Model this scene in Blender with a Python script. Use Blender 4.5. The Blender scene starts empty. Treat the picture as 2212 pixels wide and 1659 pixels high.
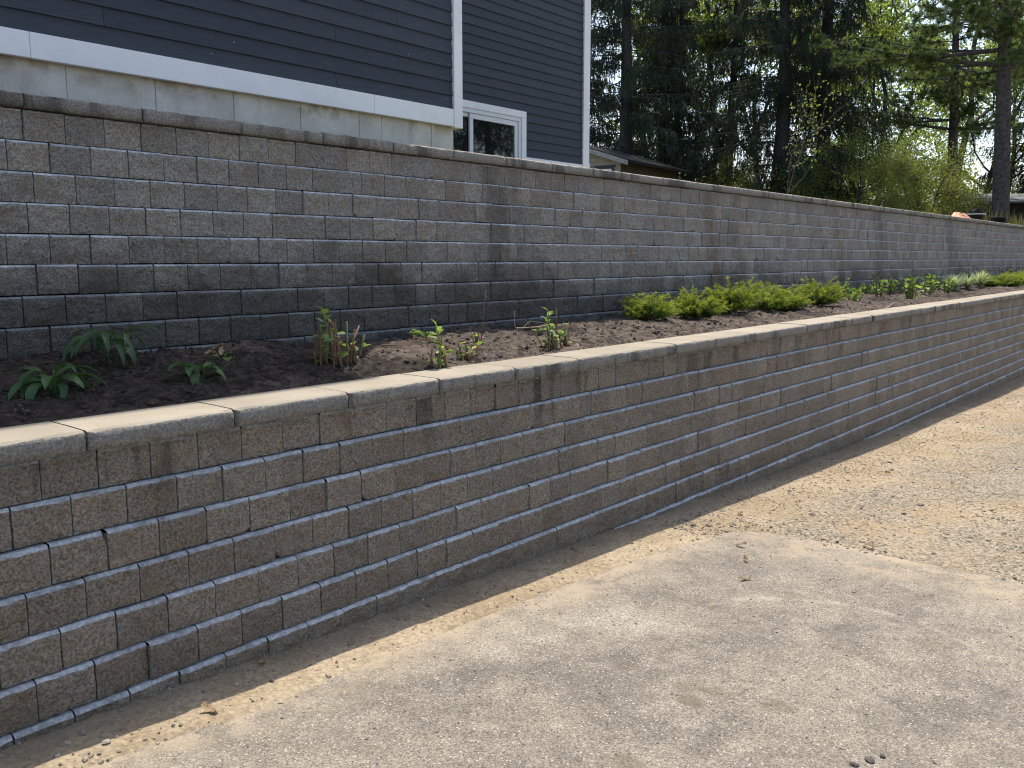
import bpy, math, random
import numpy as np
from mathutils import Matrix, Vector

# ------------------------------------------------------------------ camera, sky, sun, exposure
scene = bpy.context.scene
col = scene.collection
R = math.radians
HEAD, PITCH, CAMH = R(40.0825), R(8.1318), 1.63
fh = Vector((math.cos(HEAD), math.sin(HEAD), 0))
rt = Vector((math.sin(HEAD), -math.cos(HEAD), 0))
fw = fh * math.cos(PITCH) - Vector((0, 0, math.sin(PITCH)))
up = rt.cross(fw)
cam_data = bpy.data.cameras.new('camera')
cam_data.sensor_width = 36.0
cam_data.lens = 36.0 * 1912 / 2212
cam_data.clip_start = 0.05
cam_data.clip_end = 2000
cam = bpy.data.objects.new('camera', cam_data)
m = Matrix.Identity(4)
for i in range(3):
    m[i][0] = rt[i]; m[i][1] = up[i]; m[i][2] = -fw[i]
m[2][3] = CAMH
cam.matrix_world = m
col.objects.link(cam)
scene.camera = cam

SUN_A, SUN_E = R(34), R(63)          # horizontal angle from +X towards +Y, elevation
sdir = Vector((math.cos(SUN_A) * math.cos(SUN_E), math.sin(SUN_A) * math.cos(SUN_E), math.sin(SUN_E)))
world = bpy.data.worlds.new('World')
scene.world = world
world.use_nodes = True
wn = world.node_tree
wn.nodes.clear()
sky = wn.nodes.new('ShaderNodeTexSky')
sky.sky_type = 'NISHITA'
sky.sun_disc = False
sky.sun_elevation = SUN_E
sky.sun_rotation = math.atan2(sdir.x, sdir.y)
sky.air_density = 1.0
sky.dust_density = 2.2
sky.ozone_density = 1.0
bg = wn.nodes.new('ShaderNodeBackground')
bg.inputs[1].default_value = 0.15
wo = wn.nodes.new('ShaderNodeOutputWorld')
wn.links.new(sky.outputs[0], bg.inputs[0])
wn.links.new(bg.outputs[0], wo.inputs[0])
sun_data = bpy.data.lights.new('sun', 'SUN')
sun_data.energy = 3.5
sun_data.angle = R(0.53)
sun_data.color = (1.0, 0.95, 0.87)
sun = bpy.data.objects.new('sun', sun_data)
sun.rotation_euler = sdir.to_track_quat('Z', 'Y').to_euler()
sun.location = (0, 0, 30)
col.objects.link(sun)
scene.view_settings.view_transform = 'Standard'
scene.view_settings.look = 'None'
scene.view_settings.exposure = 0.82
scene.view_settings.gamma = 1.0
scene.view_settings.use_curve_mapping = False
scene.cycles.use_denoising = True
scene.cycles.pixel_filter_type = 'BLACKMAN_HARRIS'
scene.cycles.filter_width = 1.15
scene.cycles.max_bounces = 6
scene.cycles.diffuse_bounces = 3
scene.cycles.transmission_bounces = 3
scene.cycles.transparent_max_bounces = 4

rng = np.random.default_rng(11)
random.seed(5)

# ------------------------------------------------------------------ helpers
def mesh_np(name, V, Fs, mats, fm=None, smooth=False, attr=None):
    """V (n,3); Fs list of (k,m) int arrays (m corners each)."""
    me = bpy.data.meshes.new(name)
    V = np.asarray(V, np.float32)
    me.vertices.add(len(V))
    me.vertices.foreach_set('co', V.ravel())
    Fs = [np.asarray(f, np.int32) for f in Fs if len(f)]
    loops = np.concatenate([f.ravel() for f in Fs])
    sizes = np.concatenate([np.full(len(f), f.shape[1], np.int32) for f in Fs])
    me.loops.add(len(loops))
    me.loops.foreach_set('vertex_index', loops)
    me.polygons.add(len(sizes))
    starts = np.concatenate([[0], np.cumsum(sizes)[:-1]]).astype(np.int32)
    me.polygons.foreach_set('loop_start', starts)
    me.polygons.foreach_set('loop_total', sizes)
    for mt in (mats if isinstance(mats, (list, tuple)) else [mats]):
        me.materials.append(mt)
    if fm is not None:
        me.polygons.foreach_set('material_index', np.asarray(fm, np.int32))
    s = np.full(len(sizes), smooth) if isinstance(smooth, bool) else np.asarray(smooth, bool)
    me.polygons.foreach_set('use_smooth', s)
    if attr is not None:
        a = me.attributes.new(attr[0], 'FLOAT', 'POINT')
        a.data.foreach_set('value', np.asarray(attr[1], np.float32))
    me.update()
    me.validate()
    return me

def link(name, me, parent=None, loc=None):
    o = bpy.data.objects.new(name, me)
    if loc is not None:
        o.location = loc
    if parent is not None:
        o.parent = parent
    col.objects.link(o)
    return o

def tag(o, label=None, cat=None, group=None, kind=None):
    if label: o['label'] = label
    if cat: o['category'] = cat
    if group: o['group'] = group
    if kind: o['kind'] = kind
    return o

def thing(name, loc, label, cat, group=None, rz=0.0):
    o = bpy.data.objects.new(name, None)
    o.empty_display_size = 0.1
    o.location = loc
    o.rotation_euler = (0, 0, rz)
    col.objects.link(o)
    return tag(o, label, cat, group)

class MB:
    """mesh builder that collects boxes, tubes, blades and free faces"""
    def __init__(s):
        s.V = []; s.F = {}; s.M = {}; s.n = 0
    def add(s, V, F, mi=0):
        V = np.asarray(V, float).reshape(-1, 3)
        F = np.asarray(F, int)
        k = F.shape[1]
        s.F.setdefault((k, mi), []).append(F + s.n)
        s.V.append(V); s.n += len(V)
        return s
    def box(s, x0, x1, y0, y1, z0, z1, mi=0):
        V = [(x, y, z) for z in (z0, z1) for y in (y0, y1) for x in (x0, x1)]
        F = [(0, 2, 3, 1), (4, 5, 7, 6), (0, 1, 5, 4), (2, 6, 7, 3), (0, 4, 6, 2), (1, 3, 7, 5)]
        return s.add(V, F, mi)
    def tube(s, P, rad, n=6, mi=0, cap=True):
        V, F, C = tube(P, rad, n)
        s.add(V, F, mi)
        if cap:
            k = (len(P) - 1) * n
            base = s.n - len(V)
            s.F.setdefault((n, mi), []).append(np.array([[base + k + i for i in range(n)]]))
        return s
    def blades(s, P, D, L, W, mi=0, fold=0.0):
        V, F = blades(P, D, L, W)
        return s.add(V, F, mi)
    def mesh(s, name, mats, smooth=False):
        Fs = []; fm = []
        for (k, mi), lst in s.F.items():
            a = np.concatenate(lst)
            Fs.append(a); fm.append(np.full(len(a), mi))
        return mesh_np(name, np.concatenate(s.V), Fs, mats, np.concatenate(fm), smooth)
    def build(s, name, mats, parent=None, loc=None, smooth=False):
        return link(name, s.mesh(name, mats, smooth), parent, loc)

def tube(P, rad, n=6):
    P = np.asarray(P, float); rad = np.broadcast_to(np.asarray(rad, float), (len(P),))
    T = np.gradient(P, axis=0)
    T /= np.linalg.norm(T, axis=1)[:, None] + 1e-9
    ref = np.where(np.abs(T[:, 2:3]) > 0.9, np.array([[1.0, 0, 0]]), np.array([[0, 0, 1.0]]))
    if np.abs(T[0, 2]) > 0.7:
        ref = np.tile([[1.0, 0, 0]], (len(P), 1))
    else:
        ref = np.tile([[0, 0, 1.0]], (len(P), 1))
    A = np.cross(T, ref); A /= np.linalg.norm(A, axis=1)[:, None] + 1e-9
    B = np.cross(T, A)
    th = np.arange(n) / n * 2 * np.pi
    V = P[:, None] + rad[:, None, None] * (A[:, None] * np.cos(th)[None, :, None] + B[:, None] * np.sin(th)[None, :, None])
    i = np.arange(len(P) - 1)[:, None] * n; j = np.arange(n)[None]; k = (j + 1) % n
    F = np.stack([i + j, i + k, i + n + k, i + n + j], -1).reshape(-1, 4)
    return V.reshape(-1, 3), F, None

def nrm(a):
    return a / (np.linalg.norm(a, axis=-1, keepdims=True) + 1e-9)

def blades(P, D, L, W, g=rng):
    """diamond shaped leaf faces; P base points, D directions"""
    P = np.asarray(P, float); D = nrm(np.asarray(D, float)); N = len(P)
    L = np.broadcast_to(L, (N,))[:, None]; W = np.broadcast_to(W, (N,))[:, None]
    S = nrm(np.cross(D, g.normal(size=(N, 3))))
    mid = P + D * L * 0.45
    V = np.stack([P, mid + S * W * 0.5, P + D * L, mid - S * W * 0.5], 1).reshape(-1, 3)
    F = np.arange(N * 4).reshape(-1, 4)
    return V, F

def vnoise(x, y, seed=0, octs=4, gain=0.5):
    """2D value noise, vectorised"""
    x = np.asarray(x, float); y = np.asarray(y, float)
    out = 0; amp = 1; tot = 0
    for o in range(octs):
        xi = np.floor(x).astype(np.int64); yi = np.floor(y).astype(np.int64)
        fx = x - xi; fy = y - yi
        fx = fx * fx * (3 - 2 * fx); fy = fy * fy * (3 - 2 * fy)
        def h(a, b):
            v = np.sin(a * 127.1 + b * 311.7 + seed * 74.7 + o * 19.3) * 43758.5453
            return v - np.floor(v)
        v = (h(xi, yi) * (1 - fx) + h(xi + 1, yi) * fx) * (1 - fy) + (h(xi, yi + 1) * (1 - fx) + h(xi + 1, yi + 1) * fx) * fy
        out = out + amp * (v - 0.5); tot += amp
        amp *= gain; x = x * 2.03 + 3.1; y = y * 2.03 + 7.7
    return out / tot * 2

def grid_mesh(name, xs, ys, zf, mat_, smooth=True):
    Xg, Yg = np.meshgrid(xs, ys, indexing='ij')
    Zg = zf(Xg, Yg)
    V = np.stack([Xg, Yg, Zg], -1).reshape(-1, 3)
    ny = len(ys)
    i = np.arange(len(xs) - 1)[:, None] * ny; j = np.arange(ny - 1)[None]
    F = np.stack([i + j, i + ny + j, i + ny + j + 1, i + j + 1], -1).reshape(-1, 4)
    return mesh_np(name, V, [F], mat_, smooth=smooth)

# ------------------------------------------------------------------ materials
class NT:
    def __init__(s, name):
        s.m = bpy.data.materials.new(name); s.m.use_nodes = True
        s.t = s.m.node_tree; s.t.nodes.clear()
        s.out = s.n('ShaderNodeOutputMaterial')
        s.p = s.n('ShaderNodeBsdfPrincipled')
        s.t.links.new(s.p.outputs[0], s.out.inputs[0])
        s._pos = None
    def n(s, k, **kw):
        nd = s.t.nodes.new(k)
        for a, b in kw.items():
            setattr(nd, a, b)
        return nd
    def l(s, a, b):
        if isinstance(a, (int, float)):
            b.default_value = a
        elif isinstance(a, (tuple, list)):
            b.default_value = tuple(a) if len(a) != 3 or len(b.default_value) == 3 else tuple(a) + (1,)
        else:
            s.t.links.new(a, b)
    @property
    def pos(s):
        if s._pos is None:
            s._pos = s.n('ShaderNodeNewGeometry')
        return s._pos.outputs['Position']
    def geo(s, k):
        s.pos
        return s._pos.outputs[k]
    def xyz(s, v=None):
        nd = s.n('ShaderNodeSeparateXYZ'); s.l(v if v is not None else s.pos, nd.inputs[0]); return nd.outputs
    def scl(s, v, sc):
        nd = s.n('ShaderNodeVectorMath', operation='MULTIPLY'); s.l(v, nd.inputs[0]); nd.inputs[1].default_value = sc; return nd.outputs[0]
    def noise(s, sc, det=3, rough=0.55, v=None, dist=0.0):
        nd = s.n('ShaderNodeTexNoise'); s.l(v if v is not None else s.pos, nd.inputs['Vector'])
        nd.inputs['Scale'].default_value = sc; nd.inputs['Detail'].default_value = det
        nd.inputs['Roughness'].default_value = rough; nd.inputs['Distortion'].default_value = dist
        return nd.outputs['Fac']
    def voro(s, sc, v=None, feat='F1', out='Distance'):
        nd = s.n('ShaderNodeTexVoronoi', feature=feat); s.l(v if v is not None else s.pos, nd.inputs['Vector'])
        nd.inputs['Scale'].default_value = sc
        return nd.outputs[out]
    def math(s, op, a, b=0.0, c=None, clamp=False):
        nd = s.n('ShaderNodeMath', operation=op); nd.use_clamp = clamp
        s.l(a, nd.inputs[0]); s.l(b, nd.inputs[1])
        if c is not None: s.l(c, nd.inputs[2])
        return nd.outputs[0]
    def step(s, v, a, b, lo=0.0, hi=1.0):
        nd = s.n('ShaderNodeMapRange', interpolation_type='SMOOTHSTEP')
        s.l(v, nd.inputs[0]); s.l(a, nd.inputs[1]); s.l(b, nd.inputs[2]); s.l(lo, nd.inputs[3]); s.l(hi, nd.inputs[4])
        return nd.outputs[0]
    def mix(s, f, a, b, mode='MIX'):
        nd = s.n('ShaderNodeMix', data_type='RGBA', blend_type=mode)
        s.l(f, nd.inputs[0]); s.l(a, nd.inputs[6]); s.l(b, nd.inputs[7])
        return nd.outputs[2]
    def ramp(s, v, stops):
        nd = s.n('ShaderNodeValToRGB'); s.l(v, nd.inputs[0])
        e = nd.color_ramp.elements
        while len(e) < len(stops): e.new(0.5)
        for el, (p, c) in zip(e, stops):
            el.position = p; el.color = tuple(c) + (1,)
        return nd.outputs[0]
    def gray(s, c, f):
        nd = s.n('ShaderNodeMix', data_type='RGBA', blend_type='MULTIPLY'); nd.inputs[0].default_value = 1
        s.l(c, nd.inputs[6])
        cb = s.n('ShaderNodeCombineColor')
        for i in range(3): s.l(f, cb.inputs[i])
        s.l(cb.outputs[0], nd.inputs[7])
        return nd.outputs[2]
    def bump(s, h, strength=0.5, dist=0.01, prev=None):
        nd = s.n('ShaderNodeBump'); s.l(h, nd.inputs['Height'])
        nd.inputs['Strength'].default_value = strength; nd.inputs['Distance'].default_value = dist
        if prev is not None: s.l(prev, nd.inputs['Normal'])
        return nd.outputs[0]
    def fin(s, colr, rough=0.9, normal=None, spec=0.3):
        s.l(colr, s.p.inputs['Base Color']); s.l(rough, s.p.inputs['Roughness'])
        s.p.inputs['Specular IOR Level'].default_value = spec
        if normal is not None: s.l(normal, s.p.inputs['Normal'])
        return s.m

def isl_rand(t):
    """random per mesh island mixed with random per object"""
    oi = t.n('ShaderNodeObjectInfo')
    return t.math('FRACT', t.math('ADD', t.geo('Random Per Island'), oi.outputs['Random']))

def mat_split(name, upper):
    t = NT(name)
    x, y, z = t.xyz()
    big = t.noise(6.0, 3)
    mid = t.noise(105, 5, 0.75)
    fine = t.noise(240, 3, 0.75)
    r = isl_rand(t)
    base = t.mix(t.step(mid, 0.37, 0.63), (0.158, 0.125, 0.095) if not upper else (0.185, 0.168, 0.147), (0.455, 0.380, 0.292) if not upper else (0.485, 0.445, 0.390))
    base = t.mix(t.step(big, 0.45, 0.68, 0, 0.38), base, (0.255, 0.190, 0.130))
    base = t.mix(t.step(t.noise(21, 4, 0.65), 0.5, 0.70, 0, 0.45), base, (0.275, 0.26, 0.235))
    base = t.mix(t.step(fine, 0.56, 0.74, 0, 0.65), base, (0.47, 0.44, 0.395))
    pits = t.step(t.voro(85), 0.05, 0.26, 0.15, 1.0)
    pitmask = t.step(t.noise(33, 2), 0.46, 0.58)
    pits = t.math('ADD', t.math('MULTIPLY', pits, pitmask), t.math('SUBTRACT', 1.0, pitmask))
    base = t.gray(base, pits)
    base = t.gray(base, t.step(r, 0, 1, 0.88, 1.12))
    r2 = t.math('FRACT', t.math('MULTIPLY', r, 7.31))
    base = t.mix(t.step(r2, 0.45, 1.0, 0, 0.14), base, t.mix(1.0, base, (1.28, 1.02, 0.76, 1), 'MULTIPLY'))
    base = t.mix(t.step(r2, 0.4, 0.0, 0, 0.10), base, t.mix(1.0, base, (0.88, 0.96, 1.04, 1), 'MULTIPLY'))
    ed = t.n('ShaderNodeAttribute', attribute_name='edge')
    worn = t.math('MULTIPLY', t.step(ed.outputs['Fac'], 0.45, 1.0), t.step(t.noise(48, 4, 0.7), 0.38, 0.62))
    base = t.mix(t.math('MULTIPLY', worn, 0.55), base, (0.47, 0.45, 0.41))
    def run(px, wd):
        wob = t.math('MULTIPLY', t.math('SUBTRACT', t.noise(1.0, 4, 0.6, v=t.scl(t.pos, (6, 6, 2.2))), 0.5), wd * 2.2)
        return t.step(t.math('ABSOLUTE', t.math('ADD', t.math('SUBTRACT', x, px), wob)), wd, wd * 0.25)
    # rain runs below the caps and rusty streaks
    sv = t.scl(t.pos, (3.2, 3.2, 0.35))
    streak = t.step(t.noise(1.0, 4, 0.6, v=sv), 0.60, 0.72)
    if upper:
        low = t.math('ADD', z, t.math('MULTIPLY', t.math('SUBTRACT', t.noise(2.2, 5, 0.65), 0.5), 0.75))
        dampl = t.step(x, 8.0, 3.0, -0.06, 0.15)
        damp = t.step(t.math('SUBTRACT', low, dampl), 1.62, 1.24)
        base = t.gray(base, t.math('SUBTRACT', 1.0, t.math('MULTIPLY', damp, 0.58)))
        for px, wd, k, cc in ((5.0, .20, .5, (0.085, 0.075, 0.062)), (5.25, .10, .3, (0.10, 0.085, 0.07)), (8.35, .22, .45, (0.17, 0.105, 0.06)), (8.9, .16, .35, (0.14, 0.095, 0.06)), (11.9, .2, .3, (0.15, 0.10, 0.06)), (13.6, .35, .35, (0.09, 0.085, 0.075)), (17.6, .5, .4, (0.08, 0.08, 0.075))):
            base = t.mix(t.math('MULTIPLY', run(px, wd), k), base, cc)
    else:
        runs = t.math('MULTIPLY', t.step(t.noise(1.0, 3, 0.6, v=t.scl(t.pos, (5.5, 0.5, 0.9))), 0.57, 0.68), t.step(z, 0.62, 0.9))
        base = t.gray(base, t.math('SUBTRACT', 1.0, t.math('MULTIPLY', runs, 0.42)))
        for px, wd, k in ((3.78, .05, .55), (3.90, .03, .3), (5.5, .09, .35), (7.35, .1, .32), (9.6, .16, .28), (10.3, .12, .25)):
            m_ = t.math('MULTIPLY', run(px, wd), t.step(z, 0.60, 0.86))
            base = t.gray(base, t.math('SUBTRACT', 1.0, t.math('MULTIPLY', m_, k)))
        # soil splash and tan dust along the foot of the wall
        dust = t.math('MULTIPLY', t.step(t.math('ADD', z, t.math('MULTIPLY', x, 0.022)), 0.45, 0.12), t.step(t.noise(7, 4), 0.35, 0.65, 0.2, 0.75))
        base = t.mix(t.math('MULTIPLY', dust, 0.6), base, (0.235, 0.165, 0.10))
    h = t.math('ADD', t.math('MULTIPLY', t.noise(38, 6, 0.78), 1.0), t.math('MULTIPLY', t.noise(110, 4, 0.75), 0.4))
    h = t.math('ADD', h, t.math('MULTIPLY', t.noise(13, 4, 0.6, v=t.scl(t.pos, (1.0, 1.0, 1.7)), dist=1.2), 1.1))
    nb = t.bump(h, 1.0, 0.024)
    return t.fin(base, 0.95, nb, 0.15)

def mat_smooth_block(name, c0, c1, damp=False):
    t = NT(name)
    n = t.noise(40, 5, 0.7)
    base = t.mix(t.step(n, 0.35, 0.68), c0, c1)
    base = t.mix(t.step(t.noise(11, 5, 0.7), 0.50, 0.68, 0, 0.6), base, (c0[0] * 0.62, c0[1] * 0.57, c0[2] * 0.50))
    base = t.gray(base, t.step(t.noise(75, 3, 0.7), 0.32, 0.62, 0.72, 1.08))
    base = t.gray(base, t.step(isl_rand(t), 0, 1, 0.85, 1.12))
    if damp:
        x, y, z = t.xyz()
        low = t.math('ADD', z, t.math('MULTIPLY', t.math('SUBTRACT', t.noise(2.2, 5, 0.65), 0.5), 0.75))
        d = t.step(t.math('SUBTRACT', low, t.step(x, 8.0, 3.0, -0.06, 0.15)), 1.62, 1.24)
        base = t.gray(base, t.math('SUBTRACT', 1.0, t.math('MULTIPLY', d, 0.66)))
    return t.fin(base, 0.9, t.bump(t.noise(160, 3, 0.7), 0.35, 0.004), 0.25)

M = {}
M['face_low'] = mat_split('split_face_lower', False)
M['face_up'] = mat_split('split_face_upper', True)
M['ledge'] = mat_smooth_block('block_top', (0.33, 0.325, 0.315), (0.50, 0.495, 0.485))
M['ledge_up'] = mat_smooth_block('block_top_upper', (0.40, 0.397, 0.39), (0.55, 0.547, 0.54), True)

def mat_cap_face():
    t = NT('cap_split_face')
    x, y, z = t.xyz()
    mid = t.noise(95, 5, 0.75)
    base = t.mix(t.step(mid, 0.35, 0.68), (0.195, 0.178, 0.155), (0.41, 0.38, 0.335))
    base = t.mix(t.step(t.noise(130, 3, 0.7), 0.6, 0.8, 0, 0.5), base, (0.45, 0.43, 0.39))
    wet_or_shade = t.step(t.noise(1.0, 3, 0.6, v=t.scl(t.pos, (4.2, 4.2, 1.0))), 0.5, 0.64)
    base = t.gray(base, t.math('SUBTRACT', 1.0, t.math('MULTIPLY', wet_or_shade, 0.5)))
    h = t.math('ADD', t.noise(40, 6, 0.78), t.math('MULTIPLY', t.noise(120, 3), 0.4))
    return t.fin(base, 0.95, t.bump(h, 1.0, 0.02), 0.15)
M['cap_face'] = mat_cap_face()

def mat_cap_top():
    t = NT('cap_top')
    base = t.mix(t.step(t.noise(3.2, 4), 0.35, 0.7), (0.31, 0.266, 0.200), (0.375, 0.328, 0.252))
    base = t.mix(t.step(t.noise(210, 3, 0.7), 0.35, 0.7, 0, 0.5), base, (0.23, 0.195, 0.15))
    base = t.gray(base, t.step(t.math('FRACT', t.math('ADD', t.n('ShaderNodeObjectInfo').outputs['Random'], 0.0)), 0, 1, 0.93, 1.05))
    grit = t.math('MULTIPLY', t.step(t.noise(5, 5, 0.7), 0.52, 0.68), t.step(t.noise(70, 4, 0.8), 0.45, 0.6))
    base = t.mix(t.math('MULTIPLY', grit, 0.5), base, (0.16, 0.12, 0.09))
    return t.fin(base, 0.9, t.bump(t.noise(260, 2), 0.3, 0.002), 0.2)
M['cap_top'] = mat_cap_top()

def mat_plain(name, c, rough=0.7, var=0.12, sc=8.0, bump=0.0, spec=0.3):
    t = NT(name)
    n = t.noise(sc, 4, 0.6)
    base = t.gray(c, t.step(n, 0.3, 0.7, 1 - var, 1 + var))
    nb = t.bump(t.noise(sc * 6, 3), bump, 0.004) if bump else None
    return t.fin(base, rough, nb, spec)

def mat_siding():
    t = NT('lap_siding')
    g = t.noise(1.0, 6, 0.65, v=t.scl(t.pos, (5, 5, 90)))
    base = t.mix(t.step(g, 0.3, 0.72), (0.026, 0.033, 0.042), (0.045, 0.054, 0.067))
    base = t.gray(base, t.step(t.n('ShaderNodeObjectInfo').outputs['Random'], 0, 1, 0.9, 1.1))
    base = t.mix(t.step(t.noise(2.3, 4), 0.55, 0.8, 0, 0.35), base, (0.046, 0.054, 0.064))
    base = t.mix(t.step(t.voro(7.0), 0.035, 0.028, 0, 0.8), base, (0.45, 0.44, 0.42))
    return t.fin(base, 0.62, t.bump(g, 0.35, 0.004), 0.35)
M['siding'] = mat_siding()

def mat_trim():
    t = NT('white_trim')
    base = t.mix(t.step(t.noise(3, 4), 0.4, 0.75), (0.82, 0.82, 0.82), (0.74, 0.74, 0.74))
    base = t.mix(t.step(t.noise(28, 4, 0.7), 0.66, 0.76, 0, 0.35), base, (0.36, 0.34, 0.31))
    return t.fin(base, 0.5, None, 0.35)
M['trim'] = mat_trim()
M['vinyl'] = mat_plain('white_vinyl', (0.72, 0.73, 0.74), 0.35, 0.03, 5, spec=0.45)
M['dark_metal'] = mat_plain('grey_spacer', (0.28, 0.29, 0.30), 0.5, 0.05)

def mat_concrete():
    t = NT('poured_concrete')
    x, y, z = t.xyz()
    base = t.mix(t.step(t.noise(3.0, 5, 0.6), 0.35, 0.68), (0.50, 0.47, 0.42), (0.64, 0.61, 0.56))
    base = t.gray(base, t.step(t.noise(60, 3), 0.3, 0.7, 0.92, 1.05))
    base = t.gray(base, t.step(t.noise(1.0, 4, 0.6, v=t.scl(t.pos, (5, 5, 1.0))), 0.55, 0.75, 1.0, 0.78))
    holes = t.math('MULTIPLY', t.step(t.voro(24), 0.10, 0.06), t.step(t.noise(4.5, 3), 0.56, 0.66))
    base = t.gray(base, t.math('SUBTRACT', 1.0, t.math('MULTIPLY', holes, 0.7)))
    stain = t.math('MULTIPLY', t.step(t.noise(4.5, 4, 0.6), 0.52, 0.66), t.step(z, 2.62, 2.78))
    base = t.mix(t.math('MULTIPLY', stain, 0.6), base, (0.25, 0.19, 0.12))
    return t.fin(base, 0.85, t.bump(t.noise(70, 4), 0.3, 0.004), 0.25)
M['concrete'] = mat_concrete()

def mat_glass():
    t = NT('window_glass')
    t.p.inputs['IOR'].default_value = 1.95
    return t.fin((0.010, 0.012, 0.013), 0.02, None, 0.5)
M['glass'] = mat_glass()

def mat_asphalt():
    t = NT('dusty_asphalt')
    x, y, z = t.xyz()
    big = t.noise(2.1, 6, 0.68, dist=0.5)
    base = t.mix(t.step(big, 0.30, 0.70), (0.150, 0.130, 0.106), (0.235, 0.203, 0.158))
    base = t.mix(t.step(t.noise(4.5, 5, 0.65, dist=0.4), 0.42, 0.7, 0, 0.55), base, (0.285, 0.248, 0.195))
    base = t.mix(t.step(t.noise(0.7, 3), 0.55, 0.7, 0, 0.5), base, (0.37, 0.32, 0.25))
    # aggregate grains
    gr = t.n('ShaderNodeTexVoronoi'); t.l(t.pos, gr.inputs['Vector']); gr.inputs['Scale'].default_value = 230
    gcol = t.xyz(gr.outputs['Color'])[0]
    base = t.gray(base, t.step(gcol, 0, 1, 0.66, 1.30))
    base = t.gray(base, t.step(t.noise(85, 5, 0.85), 0.32, 0.68, 0.66, 1.28))
    base = t.gray(base, t.step(t.noise(11, 5, 0.7), 0.3, 0.7, 0.86, 1.12))
    gr2 = t.n('ShaderNodeTexVoronoi'); t.l(t.pos, gr2.inputs['Vector']); gr2.inputs['Scale'].default_value = 105
    g2 = t.xyz(gr2.outputs['Color'])[1]
    base = t.mix(t.math('MULTIPLY', t.step(g2, 0.90, 0.94), t.step(gr2.outputs['Distance'], 0.45, 0.30)), base, (0.44, 0.40, 0.34))
    base = t.mix(t.math('MULTIPLY', t.step(g2, 0.08, 0.05), t.step(gr2.outputs['Distance'], 0.45, 0.30)), base, (0.07, 0.065, 0.06))
    # oil and earth spots
    wob = t.math('MULTIPLY', t.math('SUBTRACT', t.noise(16, 4), 0.5), 0.10)
    for px, py, rr, k in ((2.85, 1.51, .062, .55), (2.88, 1.43, .055, .5), (2.75, 1.46, .05, .6), (2.92, 1.21, .06, .5), (2.84, 1.79, .05, .4), (2.23, 1.40, .06, .5), (3.61, 1.20, .06, .35), (3.70, 1.90, .07, .3), (4.1, 1.62, .05, .3), (3.9, .95, .09, .25)):
        d = t.math('SQRT', t.math('ADD', t.math('POWER', t.math('ABSOLUTE', t.math('SUBTRACT', x, px)), 2.0), t.math('POWER', t.math('ABSOLUTE', t.math('MULTIPLY', t.math('SUBTRACT', y, py), 0.8)), 2.0)))
        d = t.math('ADD', d, wob)
        base = t.mix(t.step(d, rr, rr * 0.45, 0, k * 0.9), base, (0.115, 0.088, 0.058))
    # pale tyre scuff arc
    dx = t.math('SUBTRACT', x, 3.45); dy = t.math('SUBTRACT', y, 1.22)
    dd = t.math('SQRT', t.math('ADD', t.math('MULTIPLY', dx, dx), t.math('MULTIPLY', dy, dy)))
    ring = t.math('ABSOLUTE', t.math('SUBTRACT', t.math('ADD', dd, t.math('MULTIPLY', wob, 0.5)), 0.70))
    ring = t.math('MULTIPLY', t.step(ring, 0.035, 0.004), t.step(t.math('ADD', x, t.math('MULTIPLY', y, 0.4)), 4.2, 4.4))
    ring = t.math('MULTIPLY', ring, t.step(t.noise(6, 3), 0.40, 0.6))
    base = t.mix(t.math('MULTIPLY', ring, 0.3), base, (0.44, 0.39, 0.31))
    # sand drifting over the edges
    edge = t.math('MAXIMUM', t.step(t.math('ADD', y, t.math('MULTIPLY', x, 0.055)), 2.35, 2.72), t.step(t.math('ADD', x, t.math('MULTIPLY', t.math('SUBTRACT', t.noise(3, 5, 0.65), 0.5), 1.0)), 4.35, 5.2))
    sm = t.math('MULTIPLY', edge, t.step(t.noise(6, 5, 0.7), 0.36, 0.60, 0.15, 1.0))
    base = t.mix(t.math('MULTIPLY', sm, 0.8), base, (0.37, 0.295, 0.205))
    h = t.math('ADD', t.math('MULTIPLY', gr.outputs['Distance'], 0.6), t.noise(75, 4, 0.7))
    return t.fin(base, 0.9, t.bump(h, 0.6, 0.004), 0.2)
M['asphalt'] = mat_asphalt()

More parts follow.
